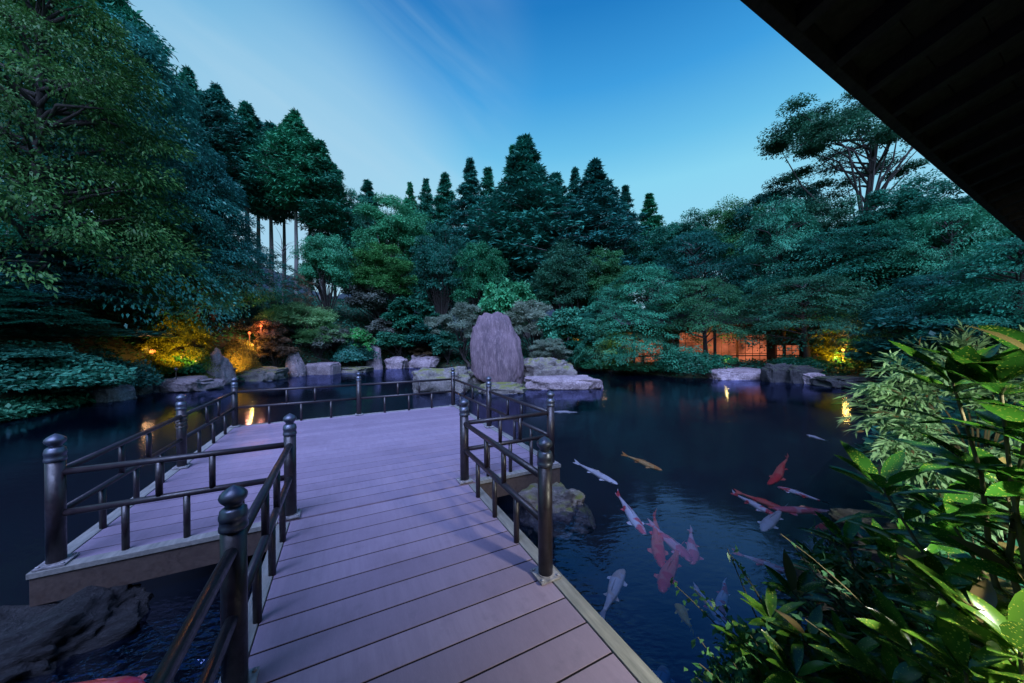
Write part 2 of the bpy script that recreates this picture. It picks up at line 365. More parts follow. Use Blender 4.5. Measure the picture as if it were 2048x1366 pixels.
V = np.stack([X.ravel(), Y.ravel(), Z.ravel()], 1)
Fq = np.stack([idx[:-1, :-1], idx[:-1, 1:], idx[1:, 1:], idx[1:, :-1]], -1).reshape(-1, 4)
me = bpy.data.meshes.new('ground'); me.from_pydata(V.tolist(), [], Fq.tolist()); me.materials.append(M['soil'])
me.polygons.foreach_set('use_smooth', [True]*len(me.polygons))
tag(link('ground', me), kind='structure')
mb = MB(); mb.add([(-60, -8, 0), (60, -8, 0), (60, 60, 0), (-60, 60, 0)], [(0, 1, 2, 3)])
tag(mb.build('water', M['water']), kind='structure')
# far ridge seen between the cedar trunks
mb = MB(); n = 60; v = []
for i in range(n+1):
    a = -1.5+2.9*i/n; r = 190; h = 48+10*math.sin(a*5)+7*math.sin(a*17+1)+3*math.sin(a*41)
    h *= .35+.65*min(1, max(0, (-a+.4)/.6))
    for rr, hh in ((r, -2), (r+30, h*.6), (r+70, h), (r+150, h*.8)): v.append((rr*math.sin(a), rr*math.cos(a), hh))
f = [(i*4+k, (i+1)*4+k, (i+1)*4+k+1, i*4+k+1) for i in range(n) for k in range(3)]
mb.add(v, f); tag(mb.build('hills', M['hill'], smooth=True), kind='structure')

# ------------------------------------------------------------------ deck
U = [1.937, 3.663, 5.75, 8.06]; VV = [-1.897, -.464, 1.206, 2.374]; VF = .253
deckrot = Matrix.Rotation(TH, 4, 'Z')   # local x = v (right), local y = u (ahead)
def dthing(name, label, cat, group=None):
    return thing(name, label, cat, (0, 0, DECK), group, TH)
fb = dthing('footbridge', 'narrow wooden footbridge of greyish violet planks leading from the camera to the platform', 'footbridge')
def gap_strips(u0, u1, v0, v1, pitch, par, gap=.012):
    mb = MB(); u = u0+pitch
    while u < u1-.02: mb.box((v0+.004, u-gap/2-.001, -.028), (v1-.004, u+gap/2+.001, -.0035)); u += pitch
    mb.build('gap_shade_strip', M['gap_shade'], par)  # dark strips added in the open board gaps as painted shade
def planks(mb, u0, u1, v0, v1, pitch, gap=.012, th=.03):
    u = u0
    while u < u1-.02:
        mb.box((v0, u+gap/2, -th), (v1, min(u+pitch, u1)-gap/2, 0)); u += pitch
mb = MB(); planks(mb, -2.6, 3.57, VV[1]+.012, VV[2]+.006, .2057); mb.build('decking', M['deck'], fb, bevel=.0015); gap_strips(-2.6, 3.57, VV[1]+.012, VV[2]+.006, .2057, fb)
for v0, v1 in ((VV[1]-.085, VV[1]+.006), (VV[2]+.012, VV[2]+.105)):
    mb = MB(); mb.box((v0, -2.6, -.035), (v1, 3.555, .006)); mb.build('rim_board', M['rim'], fb, bevel=.004)
for v0, v1 in ((VV[1]-.06, VV[1]+.02), (VV[2], VV[2]+.085)):
    mb = MB(); mb.box((v0, -2.6, -.22), (v1, 3.54, -.037)); mb.build('beam', M['beam'], fb, bevel=.004)
for u in (.3, 2.2):
    for v in (VV[1]+.1, VV[2]-.1):
        mb = MB(); mb.tube([(v, u, -1.25), (v, u, -.05)], .06, 12); mb.build('pile', M['beam'], fb, True)
vp = dthing('viewing_platform', 'wide square wooden viewing platform of pale violet planks standing in the pond', 'platform')
mb = MB(); planks(mb, U[1]-.073, U[3]+.02, VV[0]+.01, VV[3]-.01, .2057); mb.build('decking', M['deck'], vp, bevel=.0015); gap_strips(U[1]-.073, U[3]+.02, VV[0]+.01, VV[3]-.01, .2057, vp)
v0, v1, u0, u1 = VV[0]-.10, VV[3]+.10, U[1]-.085, U[3]+.10
for lo, hi in (((v0, u0+.095, -.035), (VV[0]+.005, u1-.0, .005)), ((VV[3]-.005, u0+.095, -.035), (v1, u1, .005)),
               ((v0, u0, -.035), (VV[1]-.09, u0+.092, .007)), ((VV[2]+.11, u0, -.035), (v1, u0+.092, .007)), ((VV[0]+.009, U[3]+.025, -.035), (VV[3]-.009, u1, .004))):
    mb = MB(); mb.box(lo, hi); mb.build('rim_board', M['rim'], vp, bevel=.004)
for lo, hi in (((v0+.01, u0+.01, -.235), (v1-.01, u0+.09, -.037)), ((v0+.01, u1-.09, -.235), (v1-.01, u1-.01, -.037)),
               ((v0+.01, u0+.095, -.235), (v0+.09, u1-.095, -.037)), ((v1-.09, u0+.095, -.235), (v1-.01, u1-.095, -.037))):
    mb = MB(); mb.box(lo, hi); mb.build('beam', M['beam'], vp, bevel=.004)
for u in (U[1]+.15, 5.8, U[3]-.2):
    for v in (VV[0]+.2, .2, VV[3]-.2):
        mb = MB(); mb.tube([(v, u, -1.3), (v, u, -.05)], .07, 12); mb.build('pile', M['beam'], vp, True)

# railings: round posts with onion finials, two rails, staggered balusters
HP, HT, HM = .945, .665, .365
mb = MB(); mb.lathe([(.049, 0), (.049, HP-.20)], 20); post_me = mb.mesh('post', M['rail'], False)
post_me.polygons.foreach_set('use_smooth', [len(p.vertices) == 4 for p in post_me.polygons])
mb = MB(); mb.lathe([(.050, HP-.20), (.0545, HP-.195), (.0545, HP-.178), (.0515, HP-.174), (.0515, HP-.150), (.0545, HP-.146), (.0545, HP-.128), (.0515, HP-.124), (.050, HP-.108), (.040, HP-.100), (.034, HP-.096)], 20)
collar_me = mb.mesh('collar', M['finial'], True)
mb = MB(); mb.lathe([(.033, HP-.0955), (.031, HP-.088), (.036, HP-.080), (.049, HP-.066), (.054, HP-.052), (.051, HP-.038), (.040, HP-.025), (.024, HP-.013), (.010, HP-.005), (.002, HP)], 20)
finial_me = mb.mesh('finial', M['finial'], True)
mb = MB(); mb.box((-.078, -.078, .005), (.078, .078, .016))
for a in (-1, 1):
    for b_ in (-1, 1): mb.lathe([(.011, .016), (.011, .024), (.006, .027)], 8, (a*.06, b_*.06, 0))
mb.lathe([(.056, .016), (.056, .022)], 20)
plate_me = mb.mesh('base_plate', M['plate'])
def post(par, u, v):
    p = link('post', post_me, par, loc=(v, u, .006))
    link('collar', collar_me, p); link('finial', finial_me, p); link('base_plate', plate_me, p); return p
def bay(par, a, b):
    a = np.array(a, float); b = np.array(b, float); d = (b-a)/np.linalg.norm(b-a)
    for h, nm in ((HT, 'top_rail'), (HM, 'lower_rail')):
        mb = MB(); p, q = a+d*.044, b-d*.044
        mb.tube([(p[1], p[0], h), (q[1], q[0], h)], .025, 14); o = mb.build(nm, M['rail'], par, True)
    for k in (.25, .5, .75):
        p = a+(b-a)*k; mb = MB(); mb.tube([(p[1], p[0], .0), (p[1], p[0], HM-.015)], .0225, 12, True); mb.build('baluster', M['rail'], par, True)
    for k in (.385, .615):
        p = a+(b-a)*k; mb = MB(); mb.tube([(p[1], p[0], HM+.015), (p[1], p[0], HT-.015)], .0225, 12, True); mb.build('baluster', M['rail'], par, True)
A_, B_, Cc, D_, E_, F_, G_, H_, I_, J_, K_ = (U[1], VV[1]), (U[0], VV[1]), (U[1], VV[0]), (U[2], VV[0]), (U[3], VV[0]), (U[3], VF), (U[3], VV[3]), (U[2], VV[3]), (U[1], VV[3]), (U[1], VV[2]), (U[0], VV[2])
B0 = (.21, VV[1])
RG = 'dark brown railings with onion finials round the deck'
for nm, posts, bays in (
    ('dark railing on the left edge of the footbridge, cut by the photo bottom', (A_, B_, B0), ((A_, B_), (B_, B0))),
    ('short dark railing on the near left edge of the platform with the leftmost post', (Cc,), ((Cc, A_),)),
    ('dark railing down the left side of the platform, rope wound round its middle post', (D_, E_), ((Cc, D_), (D_, E_))),
    ('dark railing across the far edge of the platform, in front of open water', (F_, G_), ((E_, F_), (F_, G_))),
    ('dark railing down the right side of the platform, in front of the tall standing stone', (H_, I_), ((G_, H_), (H_, I_))),
    ('shortest dark railing, on the near right edge of the platform', (), ((I_, J_),)),
    ('dark railing on the right edge of the footbridge above the koi', (J_, K_), ((J_, K_),))):
    r = dthing('railing', nm, 'railing', RG)
    for p in posts:
        po = post(r, *p)
        if p == D_:
            mb = MB(); pts = [(.056*math.cos(t*.7), .056*math.sin(t*.7), .50+.003*t+.012*math.sin(t*1.7)) for t in range(60)]
            mb.tube(pts, .006, 6); mb.build('rope', M['beam'], po, True)
    for a, b in bays: bay(r, a, b)

# ------------------------------------------------------------------ rocks
def ico(sub):
    import bmesh
    bm = bmesh.new(); bmesh.ops.create_icosphere(bm, subdivisions=sub, radius=1)
    v = np.array([q.co[:] for q in bm.verts]); f = [tuple(q.index for q in p.verts) for p in bm.faces]; bm.free(); return v, f
ICO = {4: ico(4), 5: ico(5)}
def rock_mesh(seed, size, mat, box=.35, amp=.24, freq=1.3, taper=0., lean=(0, 0), sub=5):
    v, f = ICO[sub]; rng = random.Random(seed); o = Vector((rng.uniform(-50, 50),)*3)
    p = np.sign(v)*np.abs(v)**(1-box)
    out = []
    for q, w in zip(v, p):
        q = Vector(q)
        d = 1+amp*1.15*mnoise.fractal(q*freq+o, 1.0, 2.0, 5)+amp*.45*mnoise.cell(q*freq*1.6+o)*.3+amp*.45*mnoise.ridged_multi_fractal(q*freq*2.2+o, .9, 2.1, 4, 1., 2.)*.5-amp*.3
        out.append((w[0]*d, w[1]*d, w[2]*d))
    a = np.array(out); t = (a[:, 2]+1)/2
    k = (1-taper*np.clip(t, 0, 1))
    a[:, 0] = a[:, 0]*k+lean[0]*t; a[:, 1] = a[:, 1]*k+lean[1]*t
    a = a*np.array(size)/2
    mb = MB(); mb.add(a, f); return mb.mesh('rock', mat, True)
def rock(px0, px1, py_top, py_base, label, mat='rock', seed=0, depth=None, zb=0., thick=None, sink=.35, name='rock', group='stones along the pond edge', **kw):
    c = G((px0+px1)/2, py_base, zb); d = c[1]
    w = abs(P(px1, py_base, d)[0]-P(px0, py_base, d)[0]); top = P((px0+px1)/2, py_top, d)[2]
    h = (top-zb)*(1+sink); th = thick or w*.75
    o = link(name, rock_mesh(seed, (w, th, h), M[mat], **kw)); o.location = (c[0], c[1]+th*.30, top-h/2)
    return tag(o, label, 'rock', group)
rock(940, 1066, 626, 777, 'tall upright purplish standing stone, far the largest on the islet', 'monolith', 3, thick=1.3, sink=.12, box=.20, amp=.19, freq=.9, taper=.30, lean=(-.20, 0), name='standing_stone', group='stones on the islet', sub=5)
rock(822, 935, 737, 784, 'broad rounded grey boulder left of the standing stone, behind the platform rail', 'rock_moss', 5, group='stones on the islet', box=.4)
rock(1040, 1144, 720, 764, 'pale craggy boulder right behind the standing stone', 'rock_moss', 8, zb=.15, group='stones on the islet', amp=.35)
rock(1086, 1142, 730, 765, 'small dark purplish rock on the slab under the pale craggy boulder', 'rock', 10, zb=.12, group='stones on the islet', thick=.7)
rock(1052, 1202, 754, 778, 'long flat slab reaching out to the right of the standing stone', 'rock', 12, group='stones on the islet', box=.5, amp=.16, thick=1.3)
rock(955, 1046, 771, 786, 'low flat yellowish mossy stone at the foot of the standing stone', 'rock_moss', 13, group='stones on the islet', box=.5, thick=1.2)
rock(915, 975, 740, 770, 'small stone between the rounded boulder and the standing stone', 'rock_moss', 14, zb=.1, group='stones on the islet')
rock(383, 452, 706, 771, 'tall pale pointed rock on the left shore, the largest there', 'rock', 21, taper=.5, amp=.25, sub=5)
rock(312, 405, 757, 783, 'low pale slab at the foot of the tall pointed rock on the left shore', 'rock', 22, box=.45)
rock(168, 232, 767, 804, 'pale rock under the leafy bank, leftmost on the left shore', 'rock', 23)
rock(232, 282, 752, 790, 'rounded mossy rock beside the leftmost pale rock', 'rock_moss', 24)
rock(446, 548, 738, 761, 'long low stone edge between the tall pointed rock and the reddish pointed rock', 'rock_moss', 25, box=.5)
rock(560, 608, 705, 753, 'pointed rock with a reddish left face lit by a lamp', 'rock', 26, taper=.6, lean=(-.15, 0))
rock(612, 667, 726, 749, 'squared grey block of stone beside the reddish pointed rock', 'rock', 27, box=.75, amp=.08)
rock(728, 766, 684, 739, 'upright slanting bluish rock beside the round green bush', 'rock', 28, taper=.35, lean=(-.25, 0))
rock(770, 812, 714, 737, 'small rounded rock just right of the upright slanting rock', 'rock', 29)
rock(814, 874, 711, 735, 'wide low rock left of the islet on the far shore', 'rock', 30, box=.4)
rock(660, 730, 736, 745, 'low kerb stone under the leafy shrub on the far shore', 'rock_moss', 31, box=.6)
rock(1425, 1535, 738, 758, 'long pale slab on the right shore below the yellow lamp', 'rock', 33, box=.5, amp=.14)
rock(1538, 1585, 728, 764, 'dark wall stone just right of the long pale slab on the right shore', 'rock_dark', 34, box=.5)
rock(1580, 1640, 733, 766, 'dark wall stone under the glossy tree on the right shore', 'rock_dark', 35, box=.5)
rock(1618, 1655, 748, 769, 'small bluish stone at the right end of the shore wall', 'rock', 36)
rock(1660, 1760, 756, 775, 'long dark kerb stone below the timber fence', 'rock_dark', 37, box=.5)
# boulders carrying the platform corners
o = tag(link('boulder', rock_mesh(41, (1.2, .8, .62), M['rock_vignette'], box=.3, amp=.24, freq=2.4)), 'dark boulder under the near left corner of the platform', 'rock', 'boulders under the platform')
o.location = (-3.22, 2.12, -.13); o.rotation_euler = (0, 0, .5)
o = tag(link('boulder', rock_mesh(42, (.8, .62, .60), M['rock_moss'], box=.3, amp=.3)), 'mossy boulder under the near right corner of the platform', 'rock', 'boulders under the platform')
o.location = (.50, 4.12, -.14)
for i, (x, y, sx, sy, sz, lb) in enumerate([(2.5, 2.5, .6, .4, .3, 'pinkish flat stone behind the speckled shrub at the water edge'), (3.55, 3.25, .7, .5, .3, 'stone at the water edge under the pale narrow-leaved bush'),
                            (1.55, 1.75, .6, .5, .35, 'stone at the foot of the speckled shrub beside the footbridge')]):
    o = tag(link('rock', rock_mesh(50+i, (sx, sy, sz), M['rock_dark'], box=.4)), lb, 'rock', 'stones on the near bank'); o.location = (x, y, .05)

# ------------------------------------------------------------------ tree and shrub prototypes
def clump_quads(rng, cs, rs, per, Ln, Wd, upw=.5, outw=.7, flat=1., fill=.22, droop=0.):
    cs = np.asarray(cs, float); rs = np.asarray(rs, float); n = len(cs)
    k = np.repeat(np.arange(n), per)
    d = rand_dirs(rng, len(k)); d[:, 2] = np.where(d[:, 2] < -.3, -d[:, 2], d[:, 2])
    r = rng.uniform(fill, 1., len(k))[:, None]
    pos = cs[k]+d*r*rs[k]*np.array((1, 1, flat))
    nrm = unit(d*outw+np.array((0, 0, upw))+rng.normal(size=d.shape)*.35)
    dr = unit(np.cross(nrm, rand_dirs(rng, len(k)))+d*np.array((1, 1, .2))*.9+np.array((0, 0, -droop)))
    return leaf_quads(rng, pos, dr, nrm, Ln, Wd)
def trunk(mb, pts, r0, r1, n=8):
    mb.tube(pts, list(np.linspace(r0, r1, len(pts))), n, False)
def limb_to(mb, rng, a, b, r0, r1=.015, sag=.1):
    a, b = np.array(a), np.array(b); m = (a+b)/2+np.array((rng.normal()*.1, rng.normal()*.1, sag))*np.linalg.norm(b-a)
    mb.tube([a, (a+m)/2+rng.normal(size=3)*.02, m, (m+b)/2, b], list(np.linspace(r0, r1, 5)), 6, False)
PROTO = {}
def proto(key, name, tq, leaf_me, bark_key, size):
    PROTO[key] = (name, tq.mesh('trunk', M[bark_key], True) if tq else None, leaf_me, size)
def make_cedar(key, seed, bare, Rm, mat='cedar', sharp=.85, lv=20, sparse=0):
    rng = np.random.default_rng(seed); H = 16.; cs = []; rs = []; mb = MB()
    pts = [(rng.normal()*.012, rng.normal()*.012, z) for z in np.linspace(0, H*.97, 9)]; pts[0] = (0, 0, -.8)
    trunk(mb, pts, .17, .025)
    for i in range(lv):
        t = i/(lv-1); z = H*(bare+(.985-bare)*t)
        R_ = Rm*min(1, .62+t*2.2)*min(1, (1-t)*sharp)**1.12+.03
        for j in range(int(9-4*t)):
            a = rng.uniform(0, 6.28); q = R_*rng.uniform(.72, 1.15)
            if rng.random() < sparse: continue
            tip = np.array((q*math.cos(a), q*math.sin(a), z+rng.uniform(-.25, .25)-.10*q))
            for s_ in (.42, .82):
                if s_ < .5 and R_ < .6: continue
                cs.append(tip*np.array((s_, s_, 1))+np.array((0, 0, .12*q*(1-s_)))); g = (.21*R_+.13)*(1.1 if s_ < .5 else .85); rs.append((g, g, g*.8))
            limb_to(mb, rng, (0, 0, z-.1), tip, .035+.03*(1-t), .01, .02)
    Q = clump_quads(rng, cs, rs, 62, .30, .09, .35, .6, droop=.25)
    proto(key, 'cedar_tree', mb, quads_mesh('crown', Q, M[mat]), 'bark_pale', (Rm, H))
make_cedar('cedar_a', 1, .50, 2.3, sharp=2.2, lv=28); make_cedar('cedar_b', 2, .46, 1.9, sharp=1.8, lv=26); make_cedar('cedar_c', 3, .14, 2.7, sharp=1.7, lv=40)
make_cedar('cedar_f', 6, .58, 1.8, sharp=1.9, lv=22); make_cedar('cedar_d', 4, .3, 1.7, sharp=1.6, lv=34, sparse=.3); make_cedar('cedar_e', 5, .20, 2.6, sharp=1.8, lv=40)
def make_broad(key, name, seed, mat, n=46, per=420, Ln=.26, Wd=.13, base=.28, flat=.6, gap=0, bk='bark', R_=3.2, H=8., up=.6, mat2=None):
    rng = np.random.default_rng(seed); cs = []; rs = []; mb = MB(); zc = H*(base+1)/2; hh = H*(1-base)/2
    i = 0
    while len(cs) < n:
        d = rand_dirs(rng, 1)[0]; q = rng.uniform(.35, .86)
        if d[2] < -.55: continue
        c = np.array((d[0]*R_*q, d[1]*R_*q, zc+d[2]*hh*q*.95)); g = R_*rng.uniform(.13, .31)*(1-gap*.25)
        cs.append(c); rs.append((g, g, g*flat))
    fork = np.array((rng.normal()*.15, rng.normal()*.15, H*base*.9))
    trunk(mb, [(0, 0, -.6), (.05, .02, H*base*.4), fork, fork*2.2], .035*R_+.05, .015*R_+.03, 9)
    for c in cs[::2]: limb_to(mb, rng, fork*rng.uniform(.8, 2.2), c*np.array((.92, .92, .97)), .009*R_+.015, .01)
    Q = clump_quads(rng, cs, rs, per, Ln, Wd, up, .6, droop=.1)
    proto(key, name, mb, quads_mesh('crown', Q, M[mat]), bk, (R_, H))
    if mat2: PROTO[key] += (quads_mesh('blossom', clump_quads(rng, cs, rs, 26, .075, .07, up, .8, fill=.85), M[mat2]),)
make_broad('broad_a', 'broadleaf_tree', 11, 'broad', 115, 400, .15, .065, .10)
make_broad('broad_b', 'broadleaf_tree', 12, 'broad_dark', 115, 400, .15, .065, .08)
make_broad('broad_c', 'broadleaf_tree', 13, 'broad_mid', 110, 400, .15, .065, .08)
make_broad('broad_tall', 'broadleaf_tree', 14, 'broad_mid', 60, 640, .11, .05, .36, .55, 1, H=10., R_=3.6)
make_broad('round_tree', 'broadleaf_tree', 15, 'shrub', 90, 330, .13, .06, .05, .7, R_=2.4, H=4.4)
def make_layered(key, name, seed, mat, n=80, per=300, Ln=.13, Wd=.055, base=.16, R_=3.4, H=6.5, cone=.55, droop=.35, dr=.27):
    rng = np.random.default_rng(seed); mb = MB(); qs = []
    lean = np.array((rng.normal()*.3, rng.normal()*.3))
    trunk(mb, [(0, 0, -.6), (lean[0]*.3, lean[1]*.3, H*.3), (lean[0]*.8, lean[1]*.8, H*.62), (lean[0], lean[1], H*.92)], .045*R_+.03, .03, 9)
    for i in range(n):
        t = rng.random()**.85; z = H*(base+(1-base)*t); Rz = R_*(1-t**1.6*cone)*(1 if t < .9 else .7)
        a = rng.uniform(0, 6.28); q = Rz*math.sqrt(rng.uniform(.06, 1)); c = np.array((lean[0]*t+q*math.cos(a), lean[1]*t+q*math.sin(a), z-.16*q*q/R_+.1*R_*(1-q/Rz)))
        g = R_*dr*rng.uniform(.55, 1.05)*(.6+.4*(1-t)); out = np.array((math.cos(a), math.sin(a), 0))
        m = int(per*(g/(R_*dr))**2)+40
        rr = np.sqrt(rng.random(m))*g; aa = rng.uniform(0, 6.28, m)
        off = np.stack([rr*np.cos(aa), rr*np.sin(aa), rng.normal(size=m)*.10*g], 1)
        al = off@out; tl = rng.normal(size=2)*.28; off[:, 2] += off[:, :2]@tl-droop*.5*np.maximum(al, 0)**2/g-.08*al-.10*rr*rr/g
        nrm = unit(np.array((0, 0, 1.))+out*.25+rng.normal(size=(m, 3))*.32)
        d = unit(out*.8+off/g+rng.normal(size=(m, 3))*.35+np.array((0, 0, -.22)))
        qs.append(leaf_quads(rng, c+off, d, nrm, Ln, Wd))
        if i % 3 == 0: limb_to(mb, rng, (lean[0]*t*.8, lean[1]*t*.8, max(H*.15, z-.25*q-.3)), c, .012*R_+.01, .008, .05)
    proto(key, name, mb, quads_mesh('crown', np.concatenate(qs), M[mat]), 'bark', (R_, H))
make_layered('maple_a', 'maple_tree', 21, 'maple', 190, 320)
make_layered('maple_b', 'maple_tree', 22, 'maple', 170, 320, cone=.7)
make_layered('maple_y', 'maple_tree', 23, 'maple_yellow', 280, 340, Ln=.11, Wd=.045)
make_layered('maple_blue', 'layered_tree', 24, 'maple_blue', 210, 400, Ln=.12, Wd=.058, cone=.75, droop=.8)
make_layered('maple_red', 'maple_tree', 25, 'maple_red', 50, 330, Ln=.16, Wd=.07, base=.25)
make_layered('spray', 'layered_tree', 26, 'broad_dark', 210, 340, Ln=.13, Wd=.05, cone=.5, droop=.4)
M['maple_lamplit'] = leaf_mat('lamplit_maple_leaves', (.075, .125, .012), (.12, .165, .018), .5)  # leaf colour pushed towards yellow to carry the lamps' light
make_layered('maple_yd', 'maple_tree', 29, 'maple_lamplit', 190, 380, Ln=.11, Wd=.055, base=.02, R_=2.4, H=3.0, cone=.5)
make_layered('spray_high', 'layered_tree', 28, 'broad_mid', 170, 330, Ln=.12, Wd=.055, base=.40, cone=.35, droop=.6)
make_layered('spray_pale', 'layered_tree', 27, 'broad', 180, 330, Ln=.13, Wd=.055, cone=.5, droop=.5)
def make_bush(key, name, seed, mat, n=7000, Ln=.09, Wd=.05, up=.3, lump=.18, mat2=None, n2=0, L2=.07, thin=False, rmin=.72):
    rng = np.random.default_rng(seed)
    d = rand_dirs(rng, n); d[:, 2] = np.abs(d[:, 2])
    ph = rng.uniform(0, 6.28, 6)
    lmp = 1+lump*(np.sin(d[:, 0]*4+ph[0])*np.sin(d[:, 1]*4+ph[1])+.6*np.sin(d[:, 0]*9+ph[2])*np.cos(d[:, 2]*8+ph[3])*np.sin(d[:, 1]*8+ph[4]))
    r = lmp*rng.uniform(rmin, 1.02, n); pos = d*r[:, None]
    if thin: dr = unit(d*.7+np.array((0, 0, .5))+rng.normal(size=(n, 3))*.45)
    else: dr = unit(rng.normal(size=(n, 3))+d*.4)
    Q = leaf_quads(rng, pos, dr, unit(d+np.array((0, 0, up))+rng.normal(size=(n, 3))*.4), Ln, Wd)
    mb = MB()
    for k in range(7):
        a = k*.9+rng.random(); mb.tube([(0, 0, -.25), (.2*math.cos(a), .2*math.sin(a), .3), (.6*math.cos(a), .6*math.sin(a), .55+.2*rng.random())], [.035, .025, .012], 6, False)
    proto(key, name, mb, quads_mesh('foliage', Q, M[mat]), 'bark', (1., 1.))
    if mat2:
        i = rng.choice(n, n2); p2 = d[i]*(lmp[i]*1.02)[:, None]
        PROTO[key] += (quads_mesh('blossom', leaf_quads(rng, p2, rand_dirs(rng, n2), d[i], L2, L2*.9), M[mat2]),)
make_bush('bush', 'shrub', 31, 'shrub'); make_bush('bush_dark', 'shrub', 32, 'broad_dark', lump=.25)
make_bush('bush_purple', 'shrub', 33, 'purple_shrub', lump=.25); make_bush('bush_moss', 'shrub', 34, 'moss', 6000, .07, .045, lump=.1)
make_broad('pine', 'pine_tree', 35, 'pine', 60, 330, .15, .026, .15, .6, R_=1.7, H=3.6)
make_bush('bush_grass', 'grass_clump', 36, 'grassy', 9000, .16, .016, lump=.2, thin=True, rmin=.6)
make_bush('bush_flower', 'flowering_shrub', 37, 'purple_shrub', 5000, .09, .05, mat2='flower', n2=900, L2=.085)
make_bush('bush_white', 'flowering_shrub', 38, 'cover', 4500, .14, .09, mat2='whiteflower', n2=110, L2=.07)
make_bush('bush_leafy', 'shrub', 39, 'cover', 11000, .095, .055, lump=.25, rmin=.6)
make_broad('tall', 'shrub', 61, 'shrub', 50, 300, .13, .07, .06, .8, R_=1.2, H=2.2)
make_broad('tall_grass', 'shrub', 65, 'grassy', 70, 300, .16, .022, .06, .7, R_=1.6, H=2.2)
make_broad('tall_dark', 'shrub', 62, 'broad_dark', 50, 300, .13, .07, .06, .8, R_=1.2, H=2.2)
make_broad('tall_purple', 'shrub', 63, 'purple_shrub', 50, 300, .12, .06, .06, .8, R_=1.2, H=2.2)
make_broad('tall_red', 'shrub', 66, 'maple_red', 50, 300, .11, .05, .06, .8, R_=1.2, H=2.2)
make_broad('tall_flower', 'flowering_shrub', 67, 'shrub', 50, 280, .12, .06, .06, .8, R_=1.2, H=2.2, mat2='flower')
make_broad('tall_leafy', 'shrub', 64, 'cover', 46, 220, .17, .09, .06, .8, R_=1.2, H=2.2)
make_bush('bush_red', 'shrub', 40, 'maple_red', 5000, .10, .05, lump=.3, rmin=.5)

rr = random.Random(5)
TALL = {'bush_red': 'tall_red', 'bush_flower': 'tall_flower', 'bush': 'tall', 'bush_dark': 'tall_dark', 'bush_purple': 'tall_purple', 'bush_leafy': 'tall_leafy'}
def plant(key, px, d, py_top, wpx, label, cat, group, dz=0., ground=None, name=None):
    top = P(px, py_top, d); x = top[0]; z0 = (tz(x, d) if ground is None else ground)+dz
    w = wpx/F*d/2
    if ground is None and name is None:
        need = min(.45*w, 1.6) if not key.startswith('bush') else .22*w
        for _ in range(30):
            if top[0] < 0 and d < 20 and not key.startswith(('bush', 'tall')): need = .12*w if key == 'maple_yd' else .28*w if key.startswith('maple_y') else .75*w
            if sdist(POND, top[0], d)[0] >= need or 'over the water' in label: break
            d += .2; top = P(px, py_top, d); w = wpx/F*d/2
        x = top[0]; z0 = tz(x, d)+dz
    h = max(.3, top[2]-z0)
    if key in TALL and h > 1.25*w: key = TALL[key]; w *= 1.1
    nm, tr, cr = PROTO[key][:3]; R_, H = PROTO[key][3]
    o = thing(name or nm, label, cat, (x, d, z0), group, rr.uniform(0, 6.28)); o.scale = (w/R_, w/R_, h/H*.985)
    if tr: link('trunk' if 'tree' in (name or nm) else 'stems', tr, o)
    link('crown' if 'tree' in (name or nm) else 'foliage', cr, o)
    if len(PROTO[key]) > 4: link('blossom', PROTO[key][4], o)
    return o
CG = 'tall cedars on the left ridge'
for key, px, d, py, w, lb in [
    ('cedar_a', 205, 21, -70, 210, 'dark cedar rising out of the top left of the photo behind the layered trees'),
    ('cedar_d', 300, 26, 62, 110, 'cedar with a thin airy top just right of the one cut by the photo top'),
    ('cedar_a', 375, 30, 132, 120, 'cedar with a round knobbly top just left of the bushy cedar on the left ridge'),
    ('cedar_a', 432, 30, 166, 125, 'bushy cedar with a broad rounded shoulder on the left ridge'),
    ('cedar_b', 492, 31, 198, 110, 'cedar with a rounded tip left of the most pointed cedar on the left ridge'),
    ('cedar_b', 540, 33, 238, 100, 'lower cedar tucked against the left flank of the most pointed ridge cedar'),
    ('cedar_a', 590, 31, 218, 115, 'most pointed cedar on the left ridge, bare trunk showing against the sky'),
    ('cedar_b', 640, 32, 275, 100, 'slim pointed cedar right of the most pointed ridge cedar'),
    ('cedar_c', 668, 34, 325, 90, 'last and lowest cedar at the right end of the left ridge'),
    ('cedar_f', 515, 33, 235, 90, 'narrow cedar left of the most pointed ridge cedar with a long bare trunk'),
    ('cedar_f', 566, 35, 250, 80, 'narrow cedar close behind the most pointed ridge cedar'),
    ('cedar_f', 618, 34, 265, 84, 'narrow cedar between the most pointed ridge cedar and the slim one'),
    ('cedar_a', 120, 24, 90, 170, 'cedar hidden behind the yellowish maple, bare trunks below it'),
    ('cedar_a', 20, 20, 60, 200, 'cedar at the left photo edge behind the yellowish maple')]:
    plant(key, px, d, py, w*1.12, lb, 'cedar', CG)
CG2 = 'cedars at the far end of the pond'
